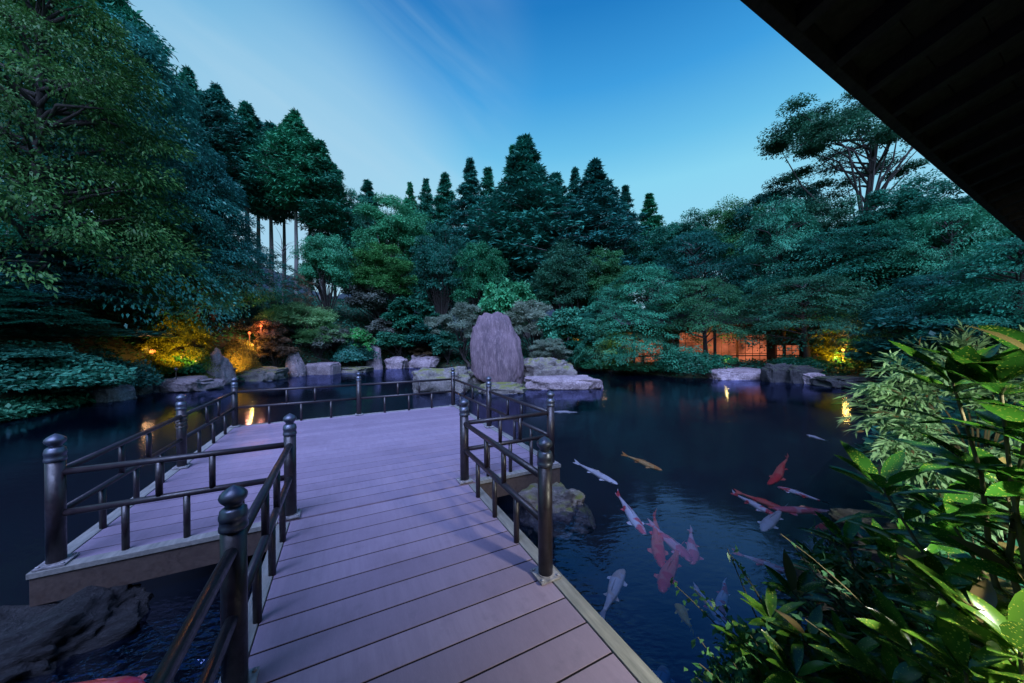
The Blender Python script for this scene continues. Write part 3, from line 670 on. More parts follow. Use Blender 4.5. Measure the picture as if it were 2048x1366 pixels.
for key, px, d, py, w, lb in [
    ('cedar_c', 735, 56, 358, 60, 'small distant cedar tip left above the pale cloud-like tree'),
    ('cedar_c', 820, 54, 362, 40, 'tiny distant cedar tip right above the pale cloud-like tree'),
    ('cedar_c', 852, 54, 354, 46, 'distant cedar tip left of the pair beside the narrow spire'),
    ('cedar_c', 890, 50, 343, 64, 'distant cedar just left of the narrow spire cedar'),
    ('cedar_c', 940, 38, 313, 90, 'narrow spire cedar left of the tallest central cedar'),
    ('cedar_d', 976, 38, 333, 60, 'thin cedar between the narrow spire and the tallest central cedar'),
    ('cedar_e', 1050, 36, 268, 150, 'tallest central cedar, its tip the highest of the far cedars'),
    ('cedar_d', 1028, 37, 290, 70, 'thin second tip at the left shoulder of the tallest central cedar'),
    ('cedar_e', 1112, 38, 343, 110, 'blunt cedar between the tallest central cedar and the broad one'),
    ('cedar_c', 1150, 38, 332, 80, 'cedar against the left flank of the broad pointed cedar'),
    ('cedar_e', 1190, 35, 316, 130, 'broad pointed cedar right of the tallest central cedar'),
    ('cedar_d', 1251, 50, 370, 52, 'slim lone cedar standing in the sky gap, left of the pair'),
    ('cedar_d', 1299, 50, 386, 56, 'slim lone cedar in the sky gap beside the rounded hillside, right of the pair')]:
    plant(key, px, d, py, w*(2.3 if d > 48 and px < 900 else 1.6), lb, 'cedar', CG2)
BG = 'broadleaf trees round the pond'
for key, px, d, py, w, lb in [
    ('broad_a', 790, 33, 362, 170, 'pale green cloud-like tree left of the far cedars'),
    ('broad_a', 715, 35, 366, 90, 'pale green treetop between the left ridge cedars and the cloud-like tree'),
    ('broad_b', 880, 31, 420, 130, 'dark tree below the distant cedar tips'),
    ('broad_c', 760, 28, 470, 150, 'dark tree under the pale cloud-like tree'),
    ('broad_b', 960, 30, 455, 130, 'dark tree below the narrow spire cedar'),
    ('broad_c', 1130, 29, 470, 150, 'dark tree below the blunt cedar'),
    ('broad_c', 1210, 29, 480, 130, 'dark tree at the foot of the broad pointed cedar'),
    ('round_tree', 648, 25, 452, 118, 'rounded light green tree in front of the bare cedar trunks'),
    ('broad_b', 1325, 32, 425, 160, 'dark rounded tree below the two lone cedars'),
    ('broad_b', 1400, 31, 392, 170, 'rounded tree on the right skyline below the bluish one'),
    ('broad_c', 1475, 29, 372, 170, 'bluish rounded tree on the right skyline'),
    ('broad_b', 1550, 27, 340, 190, 'dark rounded tree left below the tall spreading tree'),
    ('broad_tall', 1700, 24, 122, 360, 'tall spreading tree with flat cloud-like pads against the sky beside the eave'),
    ('broad_c', 1640, 23, 370, 210, 'dense tree under the tall spreading tree'),
    ('broad_b', 1830, 20, 318, 250, 'dense green tree right of the tall spreading tree, under the eave line'),
    ('broad_b', 1960, 17, 370, 260, 'dark tree at the right photo edge under the eave')]:
    plant(key, px, d, py, w, lb, 'tree', BG)
LG = 'layered maples round the pond'
for key, px, d, py, w, lb, nm in [
    ('maple_y', 60, 11.5, -60, 520, 'yellowish green maple filling the top left corner', None),
    ('maple_blue', 215, 15, 30, 430, 'bluish green layered tree sloping down in front of the left ridge cedars', None),
    ('maple_blue', 385, 17, 300, 260, 'bluish green layered tree below the left ridge cedars, its sprays ending near their bare trunks', None),
    ('maple_a', 130, 12.5, 330, 360, 'dark layered maple in the left of the photo under the yellowish one', None),
    ('maple_b', 420, 17, 430, 300, 'dark green fine-leaved maple on the left bank above the yellow lit branches', None),
    ('maple_blue', 60, 10.5, 480, 420, 'drooping bluish tree over the dark hollow on the left bank', None),
    ('maple_a', -60, 9.5, 560, 330, 'feathery maple at the left photo edge, low over the leafy bank', None),
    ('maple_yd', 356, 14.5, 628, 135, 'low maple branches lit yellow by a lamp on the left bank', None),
    ('maple_red', 596, 22, 548, 95, 'reddish maple behind the tall feathery mound', None),
    ('spray', 1420, 24, 470, 260, 'layered green tree on the right slope above the house', None),
    ('spray_pale', 1560, 22, 410, 200, 'pale layered tree on the right slope', None),
    ('spray', 1620, 20, 470, 330, 'broad layered tree in the middle of the right slope', None),
    ('spray', 1760, 18, 440, 330, 'broad layered tree further right on the slope, under the tall spreading tree', None),
    ('spray_pale', 1880, 16, 420, 240, 'layered tree close under the eave line', None),
    ('spray_pale', 1290, 18.9, 535, 220, 'light green tree leaning over the left end of the lit house', None),
    ('spray_pale', 1215, 21, 575, 130, 'light green tree between the islet and the lit house', None),
    ('spray', 1285, 18.7, 612, 150, 'low tree before the left end of the lit house', None),
    ('spray', 1195, 20.5, 625, 110, 'low layered tree by the small orange lamps between islet and house', None),
    ('spray_high', 1412, 19.0, 560, 190, 'green tree hanging over the glowing lattice wall', None),
    ('spray_high', 1615, 16.8, 560, 270, 'dense glossy tree over the right end of the lit house', None),
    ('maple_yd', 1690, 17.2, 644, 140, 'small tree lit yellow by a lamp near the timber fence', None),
    ('spray', 1850, 12.8, 545, 300, 'dark layered tree behind the pale narrow-leaved bush', None),
    ('maple_a', 2010, 10.5, 480, 320, 'dark maple low at the right photo edge', None)]:
    plant(key, px, d, py, w, lb, 'maple' if 'maple' in lb else 'tree', LG)
SG = 'shrubs on the pond banks'
for key, px, d, py, w, lb in [
    ('bush_dark', 160, 12.6, 660, 270, 'dark mounded shrub in the hollow on the left bank'),
    ('bush_dark', 262, 14.6, 700, 90, 'dark shrub round the small orange lamp'),
    ('bush_leafy', 80, 10.2, 700, 230, 'big leafy shrub on the left bank near the photo edge'),
    ('bush_leafy', 200, 11.8, 712, 140, 'leafy shrub with broad leaves above the leftmost pale rock'),
    ('bush_leafy', -20, 9.4, 730, 180, 'low leafy shrub at the left photo edge'),
    ('bush_white', 378, 14.6, 698, 95, 'shrub with white flecks above the tall pointed rock'),
    ('bush_white', 130, 10.5, 762, 150, 'low plant with white flecks at the water edge on the left'),
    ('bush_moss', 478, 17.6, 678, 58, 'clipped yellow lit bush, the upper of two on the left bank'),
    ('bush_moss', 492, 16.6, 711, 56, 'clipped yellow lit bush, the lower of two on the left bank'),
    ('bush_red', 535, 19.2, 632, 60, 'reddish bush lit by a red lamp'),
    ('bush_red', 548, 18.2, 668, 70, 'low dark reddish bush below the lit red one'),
    ('bush_purple', 500, 20, 640, 100, 'dull purplish shrub behind the red lamps'),
    ('tall_grass', 596, 20.5, 598, 150, 'tall light green feathery mound on the left bank'),
    ('tall_grass', 642, 20, 645, 110, 'lower feathery mound right of the tall one'),
    ('bush_flower', 715, 23, 650, 68, 'shrub with pale pink flowers above the upright slanting rock'),
    ('bush_purple', 655, 21, 645, 80, 'greyish shrub between the feathery mounds and the pink flowering one'),
    ('bush', 787, 23.4, 657, 82, 'rounded fresh green bush right of the upright slanting rock'),
    ('bush_leafy', 697, 20.6, 682, 92, 'leafy fresh green shrub at the water left of the upright slanting rock'),
    ('bush_purple', 770, 26, 632, 70, 'grey purplish shrub above the rounded fresh green bush'),
    ('bush_purple', 740, 27, 555, 100, 'dark greyish shrub under the dark trees'),
    ('bush_dark', 820, 27, 585, 110, 'dark shrub left of the grey pine'),
    ('bush_dark', 850, 25, 640, 100, 'low dark shrub behind the rocks left of the islet'),
    ('bush_leafy', 895, 24, 655, 70, 'leafy shrub at the left foot of the grey pine'),
    ('bush_red', 845, 24.5, 690, 50, 'low brownish shrub behind the wide low rock'),
    ('bush', 1010, 27, 538, 120, 'green shrub highest behind the standing stone'),
    ('bush', 1140, 23, 598, 110, 'fresh green shrub right behind the islet'),
    ('bush_dark', 1180, 22, 640, 100, 'dark shrub between the islet and the small orange lamps'),
    ('bush_dark', 1375, 17.8, 700, 120, 'low dark shrub spreading over the water in front of the house'),
    ('bush_dark', 1285, 19.2, 724, 130, 'low dark shrub at the water below the left end of the house'),
    ('bush_dark', 1195, 20.4, 716, 90, 'low dark shrub at the water left of the house'),
    ('bush', 1450, 17.6, 705, 36, 'small bush lit yellow by the lamp in front of the glowing wall'),
    ('bush_dark', 1592, 16.3, 712, 90, 'dark shrub above the dark wall stones'),
    ('bush_dark', 1930, 11, 600, 240, 'dark shrub behind the pale narrow-leaved bush, near the photo edge'),
    ('bush_dark', 1800, 12.8, 668, 150, 'low bluish dark shrub at the right end of the far shore')]:
    plant(key, px, d, py, w, lb, 'shrub', SG)
for key, px, d, py, w, lb in [
    ('pine', 935, 19.6, 592, 115, 'grey green pine left behind the standing stone'),
    ('pine', 1058, 18.8, 586, 120, 'grey green pine right behind the standing stone'),
    ('pine', 880, 22.5, 620, 80, 'smaller grey green pine left of the pair behind the standing stone')]:
    plant(key, px, d, py, w, lb, 'pine', 'grey pines behind the islet')
plant('pine', 1098, 16.6, 668, 86, 'pale shrub growing on the islet above the craggy boulder', 'shrub', SG, name='shrub')
# thin bare tree by the cedar trunks
rng = np.random.default_rng(77)
bt = P(565, 560, 25); z0 = tz(bt[0], 25); t = thing('bare_tree', 'thin bare pale tree in front of the bare cedar trunks', 'tree', (bt[0], 25, z0), BG)
mb = MB(); h = P(565, 478, 25)[2]-z0; trunk(mb, [(0, 0, -.4), (.05, 0, h*.5), (-.05, 0, h)], .06, .015)
for k in range(16):
    z = h*rng.uniform(.35, .95); a = rng.uniform(0, 6.28); l = rng.uniform(.5, 1.2); limb_to(mb, rng, (0, 0, z), (l*math.cos(a), l*math.sin(a), z+l*.9), .022, .006)
mb.build('trunk', M['bark_pale'], t, True)

# ground cover on the banks: nobody could count it
rng = np.random.default_rng(9)
n = 170000
x = rng.uniform(-30, 24, n); y = rng.uniform(1, 36, n); s = sdist(POND, x, y)
keep = (s > .12) & (y > np.abs(x)*.45) & (rng.random(n) < np.clip(1.2-s/22, .25, 1)); x, y = x[keep], y[keep]
z = terrain(x, y); h = rng.random(len(x))**2*.28
pos = np.stack([x, y, z+h], 1); dd = rand_dirs(rng, len(x)); dd[:, 2] = np.abs(dd[:, 2])*.4
o = link('ground_cover', quads_mesh('ground_cover', leaf_quads(rng, pos, dd, np.array((0, 0, 1.))+rng.normal(size=dd.shape)*.4, .20, .10), M['cover'])); tag(o, kind='stuff')
# overhanging skirt of leaves along the left shore
qs = []
for i in range(2, 12):
    a, b = POND[i-1], POND[i]; m = 2600 if i < 5 else 380
    tt = rng.random(m)[:, None]; e = b-a; nrm2 = np.array((e[1], -e[0]))/np.linalg.norm(e); 
    if sdist(POND, (a+b)[0]/2+nrm2[0]*.2, (a+b)[1]/2+nrm2[1]*.2)[0] < 0: nrm2 = -nrm2
    q = a+e*tt+nrm2*(rng.uniform(-.35, 1.3, m)[:, None]); off = np.clip((q-a-e*tt)@nrm2, -.4, 2)
    zz = .06+rng.random(m)*(.15+.4*np.clip(off+.35, 0, 1.3)); p3 = np.concatenate([q, zz[:, None]], 1)
    d = rand_dirs(rng, m); d[:, 2] *= .5
    qs.append(leaf_quads(rng, p3, d, np.array((0, 0, 1.))+rng.normal(size=(m, 3))*.5, .16, .09))
tag(link('bank_foliage', quads_mesh('bank_foliage', np.concatenate(qs), M['cover'])), kind='stuff')

# ------------------------------------------------------------------ house across the pond, fence, lamps
D0 = 20.3
def hp(px, py, d=D0): return P(px, py, d)
hx0, hx1 = hp(1258, 700)[0], hp(1620, 700)[0]; z0 = .45; ztop = hp(1400, 655)[2]
hs = thing('garden_house', 'low dark timber house with glowing orange paper walls on the right shore', 'house', ((hx0+hx1)/2, D0, z0))
ox = (hx0+hx1)/2
mb = MB(); mb.box((hx0-ox, .3, -.3), (hx1-ox, 4, ztop-z0+.25)); mb.build('wall', M['housewood'], hs)
mb = MB(); mb.box((hx0-ox-.3, -.9, -.25), (hx1-ox+.3, .295, -.02)); mb.build('veranda', M['housewood'], hs, bevel=.01)
mb = MB(); w0, w1 = hx0-ox-.9, hx1-ox+.9; zt = ztop-z0+.25
mb.add([(w0, -1.3, zt-.1), (w1, -1.3, zt-.1), (w1, 2.1, zt+.9), (w0, 2.1, zt+.9), (w0, 5.4, zt-.1), (w1, 5.4, zt-.1),
        (w0, -1.3, zt), (w1, -1.3, zt), (w1, 2.1, zt+1.02), (w0, 2.1, zt+1.02), (w0, 5.4, zt), (w1, 5.4, zt)],
       [(0, 1, 2, 3), (3, 2, 5, 4), (6, 9, 8, 7), (9, 10, 11, 8), (0, 6, 7, 1), (4, 5, 11, 10), (0, 3, 9, 6), (3, 4, 10, 9), (1, 7, 8, 2), (2, 8, 11, 5)])
mb.build('roof', M['tile'], hs)
for px0, px1, py0, py1 in ((1268, 1330, 680, 726), (1362, 1415, 664, 734), (1418, 1478, 664, 734), (1482, 1540, 668, 734), (1560, 1606, 690, 722)):
    a = hp(px0, py1); b_ = hp(px1, py0); zb = max(a[2]-z0, .03)
    mb = MB(); mb.box((a[0]-ox, .262, zb), (b_[0]-ox, .298, b_[2]-z0)); win = mb.build('window', M['paper'], hs)
    mb = MB(); nx_ = max(3, int((px1-px0)/13))
    for k in range(nx_+1):
        xx = a[0]-ox+(b_[0]-a[0])*k/nx_; wd = .05 if k in (0, nx_) else .022
        mb.box((xx-wd/2, .235, zb-.02), (xx+wd/2, .259, b_[2]-z0+.02))
    for k in (0, .33, .66, 1):
        zz = zb+(b_[2]-z0-zb)*k; mb.box((a[0]-ox, .212, zz-.018), (b_[0]-ox, .233, zz+.018))
    mb.build('lattice', M['housewood'], win)
for px in (1260, 1335, 1416, 1550, 1618):
    xx = hp(px, 700)[0]-ox; mb = MB(); mb.box((xx-.06, -.75, -.02), (xx+.06, -.63, zt+.2)); mb.build('pillar', M['housewood'], hs, bevel=.008)
mb = MB(); mb.box((hx0-ox, -.8, .50), (hx1-ox, -.76, .56)); mb.build('handrail', M['housewood'], hs)
fx0, fx1 = hp(1625, 730, 17.6)[0], hp(1790, 730, 17.6)[0]
fe = thing('timber_fence', 'low reddish timber slat fence right of the house, lit from behind the shrubs', 'fence', ((fx0+fx1)/2, 17.6, .3))
mb = MB(); w = (fx1-fx0)/2; k = -w
while k < w: mb.box((k, -.015, .05), (k+.13, .015, 1.0)); k += .17
mb.build('slat', wood('red_slats', (.16, .07, .035), (.24, .11, .06), .7), fe)
for zz in (.25, .8): mb = MB(); mb.box((-w, .017, zz), (w, .06, zz+.08)); mb.build('rail', M['housewood'], fe)
for xx in (-w, 0, w): mb = MB(); mb.box((xx-.05, .062, -.3), (xx+.05, .16, 1.1)); mb.build('post', M['housewood'], fe, bevel=.006)

def lamp(px, py, d, mat, col, watts, label, r=.09, group='lit garden lamps round the pond', gz=None, dz=0.):
    p = P(px, py, d)
    for _ in range(30):
        if sdist(POND, p[0], d)[0] > .35: break
        d += .15; p = P(px, py, d)
    g = min(tz(p[0], d), p[2]-.2) if gz is None else gz
    o = thing('garden_lamp', label, 'lamp', (p[0], d, g), group); h = p[2]-g
    mb = MB(); mb.tube([(0, 0, -.1), (0, 0, h-r)], .025, 8); mb.build('post', M['housewood'], o, True)
    mb = MB(); mb.lathe([(r*.45, h-r), (r*.95, h-r*.5), (r, h), (r*.9, h+r*.5), (r*.4, h+r*.9)], 14); mb.build('lamp_glass', M[mat], o, True)
    mb = MB(); mb.lathe([(r*1.3, h+r*.92), (r*1.2, h+r*1.05), (r*.15, h+r*1.5)], 14); mb.build('cap', M['housewood'], o, True)
    l = bpy.data.lights.new('lamp_light', 'POINT'); l.energy = watts; l.color = col; l.shadow_soft_size = r*1.6
    lo = bpy.data.objects.new('lamp_light', l); C.objects.link(lo); lo.parent = o; lo.location = (0, -r*2.2, h+r*.3)
    return o
lamp(305, 703, 13.9, 'lamp_orange', (1, .45, .12), 14, 'small orange lamp in the dark shrub on the left bank', .10)
lamp(499, 666, 18.4, 'lamp_red', (1, .28, .10), 22, 'red lamp, the left of the two by the reddish bush', .065)
lamp(522, 652, 18.6, 'lamp_red', (1, .30, .12), 34, 'red lamp, the right of the two by the reddish bush', .06)
lamp(505, 690, 16.7, 'lamp_orange', (1, .60, .10), 60, 'low orange lamp between the two clipped yellow lit bushes', .06)
lamp(1450, 722, 17.5, 'lamp_yellow', (1, .62, .12), 16, 'bright yellow lamp in front of the glowing lattice wall', .07)
lamp(1686, 700, 15.9, 'lamp_yellow', (1, .50, .07), 34, 'yellow lamp in the small tree near the timber fence', .06)
lamp(1155, 682, 21.4, 'lamp_orange', (1, .45, .15), 12, 'small orange lamp, the left of two between islet and house', .10)
lamp(1206, 686, 21.2, 'lamp_orange', (1, .45, .15), 12, 'small orange lamp, the right of two between islet and house', .09)
lamp(1718, 742, 15.4, 'lamp_red', (1, .35, .12), 60, 'low reddish lamp in front of the timber fence', .07)
def uplight(px, py, d, aim, watts, col, label):
    p = P(px, py, d)
    o = thing('garden_uplight', label, 'lamp', (p[0], d, p[2]), 'uplights under the garden trees'); g = max(tz(p[0], d), .1)-p[2]
    dr = Vector(P(*aim)-p).normalized(); q = dr.to_track_quat('Z', 'Y').to_matrix()
    mb = MB(); mb.tube([(0, 0, g-.1), (0, 0, -.02)], .015, 8); mb.build('post', M['housewood'], o, True)
    mb = MB(); mb.lathe([(.03, -.06), (.055, -.05), (.06, .06), (.05, .058), (.045, -.02)], 14); mb.v = [tuple(q @ Vector(v)) for v in mb.v]; mb.build('housing', M['finial'], o, True)
    l = bpy.data.lights.new('spot', 'SPOT'); l.energy = watts; l.color = col; l.spot_size = R(84); l.spot_blend = .6; l.shadow_soft_size = .04
    lo = bpy.data.objects.new('spot', l); C.objects.link(lo); lo.parent = o; lo.location = dr*.08; lo.rotation_euler = (-dr).to_track_quat('Z', 'Y').to_euler()
uplight(352, 738, 13.55, (362, 650, 15.4), 480, (1, .50, .04), 'small uplight under the low maple branches on the left bank')
uplight(470, 738, 16.3, (486, 700, 18.4), 170, (1, .55, .08), 'small uplight before the clipped yellow lit bushes')
uplight(1672, 722, 15.6, (1694, 650, 18.0), 800, (1, .50, .04), 'small uplight under the yellow lit tree near the fence')
# glow of the rooms on the veranda
for px in (1250, 1450):
    p = P(px, 690, D0-.45); l = bpy.data.lights.new('room_glow', 'AREA'); l.shape = 'RECTANGLE'; l.size = 2.5; l.size_y = 1.2; l.energy = 40; l.color = (1, .36, .12)
    lo = bpy.data.objects.new('room_glow', l); C.objects.link(lo); lo.location = p; lo.rotation_euler = (R(90), 0, 0); lo.parent = hs; lo.matrix_parent_inverse = hs.matrix_world.inverted() if False else Matrix.Translation((-ox, -D0, -z0))

# ------------------------------------------------------------------ the eave over the camera, and its wall lantern
e1 = np.array(ray(1500, 0)); e2 = np.array(ray(2048, 480)); HZ = 1.5
q1, q2 = e1*HZ/e1[2], e2*HZ/e2[2]; dirv = q2-q1; dirv /= np.linalg.norm(dirv); ang = math.atan2(dirv[1], dirv[0])
ev = thing('pavilion', 'dark timber eave of the building over the camera, top right of the photo', 'building', (q1[0], q1[1], 0), None, ang)
zE = CZ+HZ; SL = .34
def eave_slab(name, x0, x1, y0, y1, zoff, th, mat, bv=0):
    mb = MB(); a = [(x, y, zE+zoff+SL*(-y)+dz) for dz in (0, th) for x, y in ((x0, y0), (x1, y0), (x1, y1), (x0, y1))]
    mb.add(a, [(0, 3, 2, 1), (4, 5, 6, 7), (0, 1, 5, 4), (1, 2, 6, 5), (2, 3, 7, 6), (3, 0, 4, 7)]); return mb.build(name, mat, ev, bevel=bv)
XL, XR = -7.5, 16.
k = 0; y = -.03
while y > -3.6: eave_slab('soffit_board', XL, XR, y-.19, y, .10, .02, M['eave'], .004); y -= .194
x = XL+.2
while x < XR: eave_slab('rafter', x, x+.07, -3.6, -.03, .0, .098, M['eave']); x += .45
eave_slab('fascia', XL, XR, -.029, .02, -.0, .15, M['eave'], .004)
eave_slab('roof', XL-.05, XR+.05, -3.7, .04, .152, .08, M['tile'])
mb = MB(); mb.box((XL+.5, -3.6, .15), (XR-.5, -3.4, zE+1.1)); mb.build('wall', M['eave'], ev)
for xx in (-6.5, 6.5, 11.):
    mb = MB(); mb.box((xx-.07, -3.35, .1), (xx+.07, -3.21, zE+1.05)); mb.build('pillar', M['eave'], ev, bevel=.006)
LP = np.array((2.6, .33, DECK+2.25))
ln = thing('hanging_lantern', 'lit lantern hanging under the eave', 'lantern', LP)
mb = MB(); mb.lathe([(.06, -.16), (.085, -.12), (.085, .10), (.06, .14)], 16); mb.build('lamp_glass', emit('lantern_paper', (1, .86, .55), 2)[0], ln, True)
mb = MB(); mb.lathe([(.24, .10), (.23, .13), (.02, .21)], 16); mb.tube([(0, 0, .2), (0, 0, 1.3)], .006, 6); mb.build('cap', M['housewood'], ln, True)
l = bpy.data.lights.new('lantern_light', 'SPOT'); l.energy = 620; l.color = (.96, .95, .80); l.shadow_soft_size = .11; l.spot_size = R(165); l.spot_blend = .5
lo = bpy.data.objects.new('lantern_light', l); C.objects.link(lo); lo.parent = ln; lo.location = (0, 0, -.19); lo.rotation_euler = Vector((-.30, -.28, .88)).to_track_quat('Z', 'Y').to_euler()

# ------------------------------------------------------------------ near plants
def big_leaf(mb, base, d, up, Ln, Wd, rng):
    d = d/np.linalg.norm(d); side = np.cross(d, up); side /= np.linalg.norm(side)+1e-9; up = np.cross(side, d)
    prof = [(0, .10), (.12, .5), (.3, .9), (.5, 1.), (.7, .82), (.87, .42), (1., .02)]
    curl = rng.uniform(.05, .35); v = []
    for t, w in prof:
        c = base+d*Ln*t-up*Ln*curl*t*t; wv = Wd*.5*w; rip = .03*Wd*math.sin(t*19)
        v += [c-side*wv+up*(wv*.28+rip), c, c+side*wv+up*(wv*.28-rip)]
    f = []
    for i in range(len(prof)-1):
        a = i*3; f += [(a, a+1, a+4, a+3), (a+1, a+2, a+5, a+4)]
    mb.add(v, f)
def speckled(label, base, tips, seed, Lm=.19):
    rng = np.random.default_rng(seed); base = np.array((base[0], base[1], tz(*base)-.05)); o = thing('speckled_shrub', label, 'shrub', base, 'speckled broad-leaved shrubs on the near bank')
    lm = MB(); sm = MB()
    for tip in tips:
        tip = P(*tip)-base; mid = tip*np.array((.55, .55, .5))+rng.normal(size=3)*.04
        sm.tube([np.zeros(3), mid*.5+rng.normal(size=3)*.02, mid, (mid+tip)/2+rng.normal(size=3)*.01, tip], [.014, .012, .010, .007, .005], 7, False)
        ax = tip-mid; ax /= np.linalg.norm(ax)
        for lev, (t, k, el_) in enumerate(((1., 5, .9), (.965, 5, .35), (.85, 4, .05), (.72, 4, -.05), (.55, 3, -.1))):
            c = mid+(tip-mid)*t if t > .5 else mid
            c = mid*(1-t)*1.+tip*t if False else mid+(tip-mid)*max(0, (t-.4)/.6)
            a0 = rng.uniform(0, 6.28)
            for j in range(k):
                a = a0+j*6.283/k+rng.uniform(-.3, .3); out = np.array((math.cos(a), math.sin(a), 0)); dd = out+np.array((0, 0, el_+rng.uniform(-.25, .25)))+ax*.25
                big_leaf(lm, c+out*.012, dd, np.array((0, 0, 1.))+rng.normal(size=3)*.12, Lm*rng.uniform(.75, 1.2), Lm*rng.uniform(.27, .37), rng)
    sm.build('stems', M['stem'], o, True); lm.build('foliage', M['aucuba'], o, True); return o
speckled('tall speckled shrub with large leaves reaching highest at the right photo edge', (2.0, 1.15), [(2000, 765, 1.35), (2085, 720, 1.3), (1905, 765, 1.5), (2090, 880, 1.25), (2010, 980, 1.4), (1765, 975, 1.75), (1900, 1040, 1.6)], 1, .25)
speckled('speckled shrub with a bright yellow green heart, standing out over the red koi', (2.0, 1.7), [(1690, 1085, 1.9), (1590, 1190, 1.85), (1640, 1140, 2.0), (1780, 1110, 1.85), (1720, 1180, 1.8), (1850, 1110, 1.8)], 2)
speckled('low speckled shrub at the bottom of the photo between footbridge and bank', (1.7, 1.45), [(1540, 1240, 1.75), (1620, 1280, 1.6), (1500, 1300, 1.7), (1700, 1310, 1.5), (1760, 1240, 1.6), (1590, 1350, 1.5)], 3, .17)
speckled('dark speckled shrub in the bottom right corner of the photo', (1.75, .95), [(1880, 1180, 1.45), (1960, 1240, 1.25), (1830, 1300, 1.35), (1930, 1340, 1.15), (2050, 1150, 1.3), (2040, 1300, 1.1), (1780, 1370, 1.3)], 4, .2)
# pale narrow-leaved bush
def narrow(label, base, tips, seed):
    rng = np.random.default_rng(seed); base = np.array((base[0], base[1], tz(*base)-.05)); o = thing('narrow_leaved_bush', label, 'bush', base, 'narrow-leaved bushes on the near bank')
    sm = MB(); qs = []
    for tp in tips:
        tip = P(tp[0]+42, *tp[1:])-base; m = np.array((tip[0]*.45, tip[1]*.45, tip[2]*.8+.15)); pts = []
        for t in np.linspace(0, 1, 9): pts.append((1-t)**2*np.zeros(3)+2*t*(1-t)*m+t*t*tip+rng.normal(size=3)*.012)
        sm.tube(pts, list(np.linspace(.012, .003, 9)), 6, False)
        for tw in range(21):
            t = rng.uniform(.45, 1); c = (2*t*(1-t)*m+t*t*tip); dirb = tip-m; dirb = unit(dirb+rng.normal(size=3)*np.array((.5, .5, .22))*np.linalg.norm(dirb)); l = rng.uniform(.2, .42)
            k = 20; ss = rng.random(k)[:, None]; pos = c+dirb*ss*l+np.array((0, 0, -.14))*ss**2*l*2
            dd = unit(dirb*.9+rng.normal(size=(k, 3))*np.array((.45, .45, .25))+np.array((0, 0, -.2)))
            qs.append(leaf_quads(rng, pos, dd, np.array((0, 0, 1.))+rng.normal(size=(k, 3))*.3, .115, .022))
    sm.build('stems', M['stem'], o, True); link('foliage', quads_mesh('foliage', np.concatenate(qs), M['lance']), o)
narrow('pale bush of fine narrow leaves reaching out over the water, upper tier', (4.9, 3.5), [(1700, 765, 3.3), (1760, 735, 3.4), (1830, 705, 3.5), (1900, 700, 3.5), (1980, 690, 3.4), (2060, 675, 3.4), (1760, 790, 3.3), (1860, 745, 3.3), (1950, 760, 3.3), (2040, 745, 3.2), (1710, 825, 3.2)], 11)
narrow('pale bush of fine narrow leaves, lower tier behind the tall speckled shrub', (4.2, 3.2), [(1740, 880, 3.0), (1800, 850, 3.0), (1790, 920, 2.9), (1870, 930, 2.8), (1930, 900, 2.8), (1880, 990, 2.7), (1960, 1010, 2.6), (2040, 960, 2.6), (1820, 1000, 2.8), (2030, 860, 2.8)], 12)
def tiny(label, base, tips, seed, k=46):
    rng = np.random.default_rng(seed); base = np.array((base[0], base[1], max(tz(*base), 0)-.05)); o = thing('small_leaved_shrub', label, 'shrub', base, 'small-leaved shrubs on the near bank')
    sm = MB(); qs = []
    for tp in tips:
        tip = P(*tp)-base; m = tip*.5+rng.normal(size=3)*.06+np.array((0, 0, .06))
        pts = [2*t*(1-t)*m+t*t*tip for t in np.linspace(0, 1, 7)]; sm.tube(pts, list(np.linspace(.006, .002, 7)), 5, False)
        t = rng.uniform(.25, 1, k)[:, None]; pos = 2*t*(1-t)*m+t*t*tip+rng.normal(size=(k, 3))*.018
        dd = rand_dirs(rng, k)+unit(tip)*.5; qs.append(leaf_quads(rng, pos, dd, np.array((0, 0, 1.))+rng.normal(size=(k, 3))*.4, .042, .022))
    sm.build('stems', M['stem'], o, True); link('foliage', quads_mesh('foliage', np.concatenate(qs), M['small']), o)
tr_ = random.Random(3)
tiny('low small-leaved shrub at the waterline beside the footbridge, bottom of the photo', (1.32, 1.72), [(tr_.uniform(1390, 1570), tr_.uniform(1250, 1375), tr_.uniform(1.6, 1.85)) for _ in range(42)], 5)
tiny('single light green leafy sprig leaning left over the koi', (1.55, 1.85), [(1455, 1098, 1.9), (1462, 1110, 1.9), (1475, 1130, 1.9)], 6, 16)
tiny('thin dark sprig of tiny leaves hanging over the pink koi', (1.5, 1.8), [(1345, 1165, 1.95), (1390, 1180, 1.95), (1420, 1200, 1.95)], 7, 26)
tiny('small-leaved undergrowth deep under the speckled shrubs', (2.0, 1.4), [(tr_.uniform(1560, 2040), tr_.uniform(1050, 1370), tr_.uniform(1.5, 2.1)) for _ in range(70)], 8)

# ------------------------------------------------------------------ koi
def koi_mat(name, c1, c2, thr=.5, sc=5):
    m, nt, b = newmat(name); n = noise(nt, sc, 2, .5)
    nt.links.new(mixc(nt, rng_map(nt, n, thr-.03, thr+.03), c1, c2), b.inputs['Base Color']); b.inputs['Roughness'].default_value = .35; return m
KM = {'red': koi_mat('koi_red', (.95, .07, .06), (.95, .2, .13), .5), 'pink': koi_mat('koi_pink', (.95, .16, .2), (.95, .5, .52), .55),
      'kohaku': koi_mat('koi_red_white', (.95, .10, .10), (.95, .85, .85), .47), 'white': koi_mat('koi_white', (.9, .86, .84), (.8, .75, .72), .5),
      'orange': koi_mat('koi_orange', (.75, .28, .05), (.8, .45, .15), .5), 'yellow': koi_mat('koi_yellow', (.95, .62, .05), (.95, .7, .12), .55), 'pale': koi_mat('koi_pale', (.75, .55, .40), (.8, .72, .66), .5)}
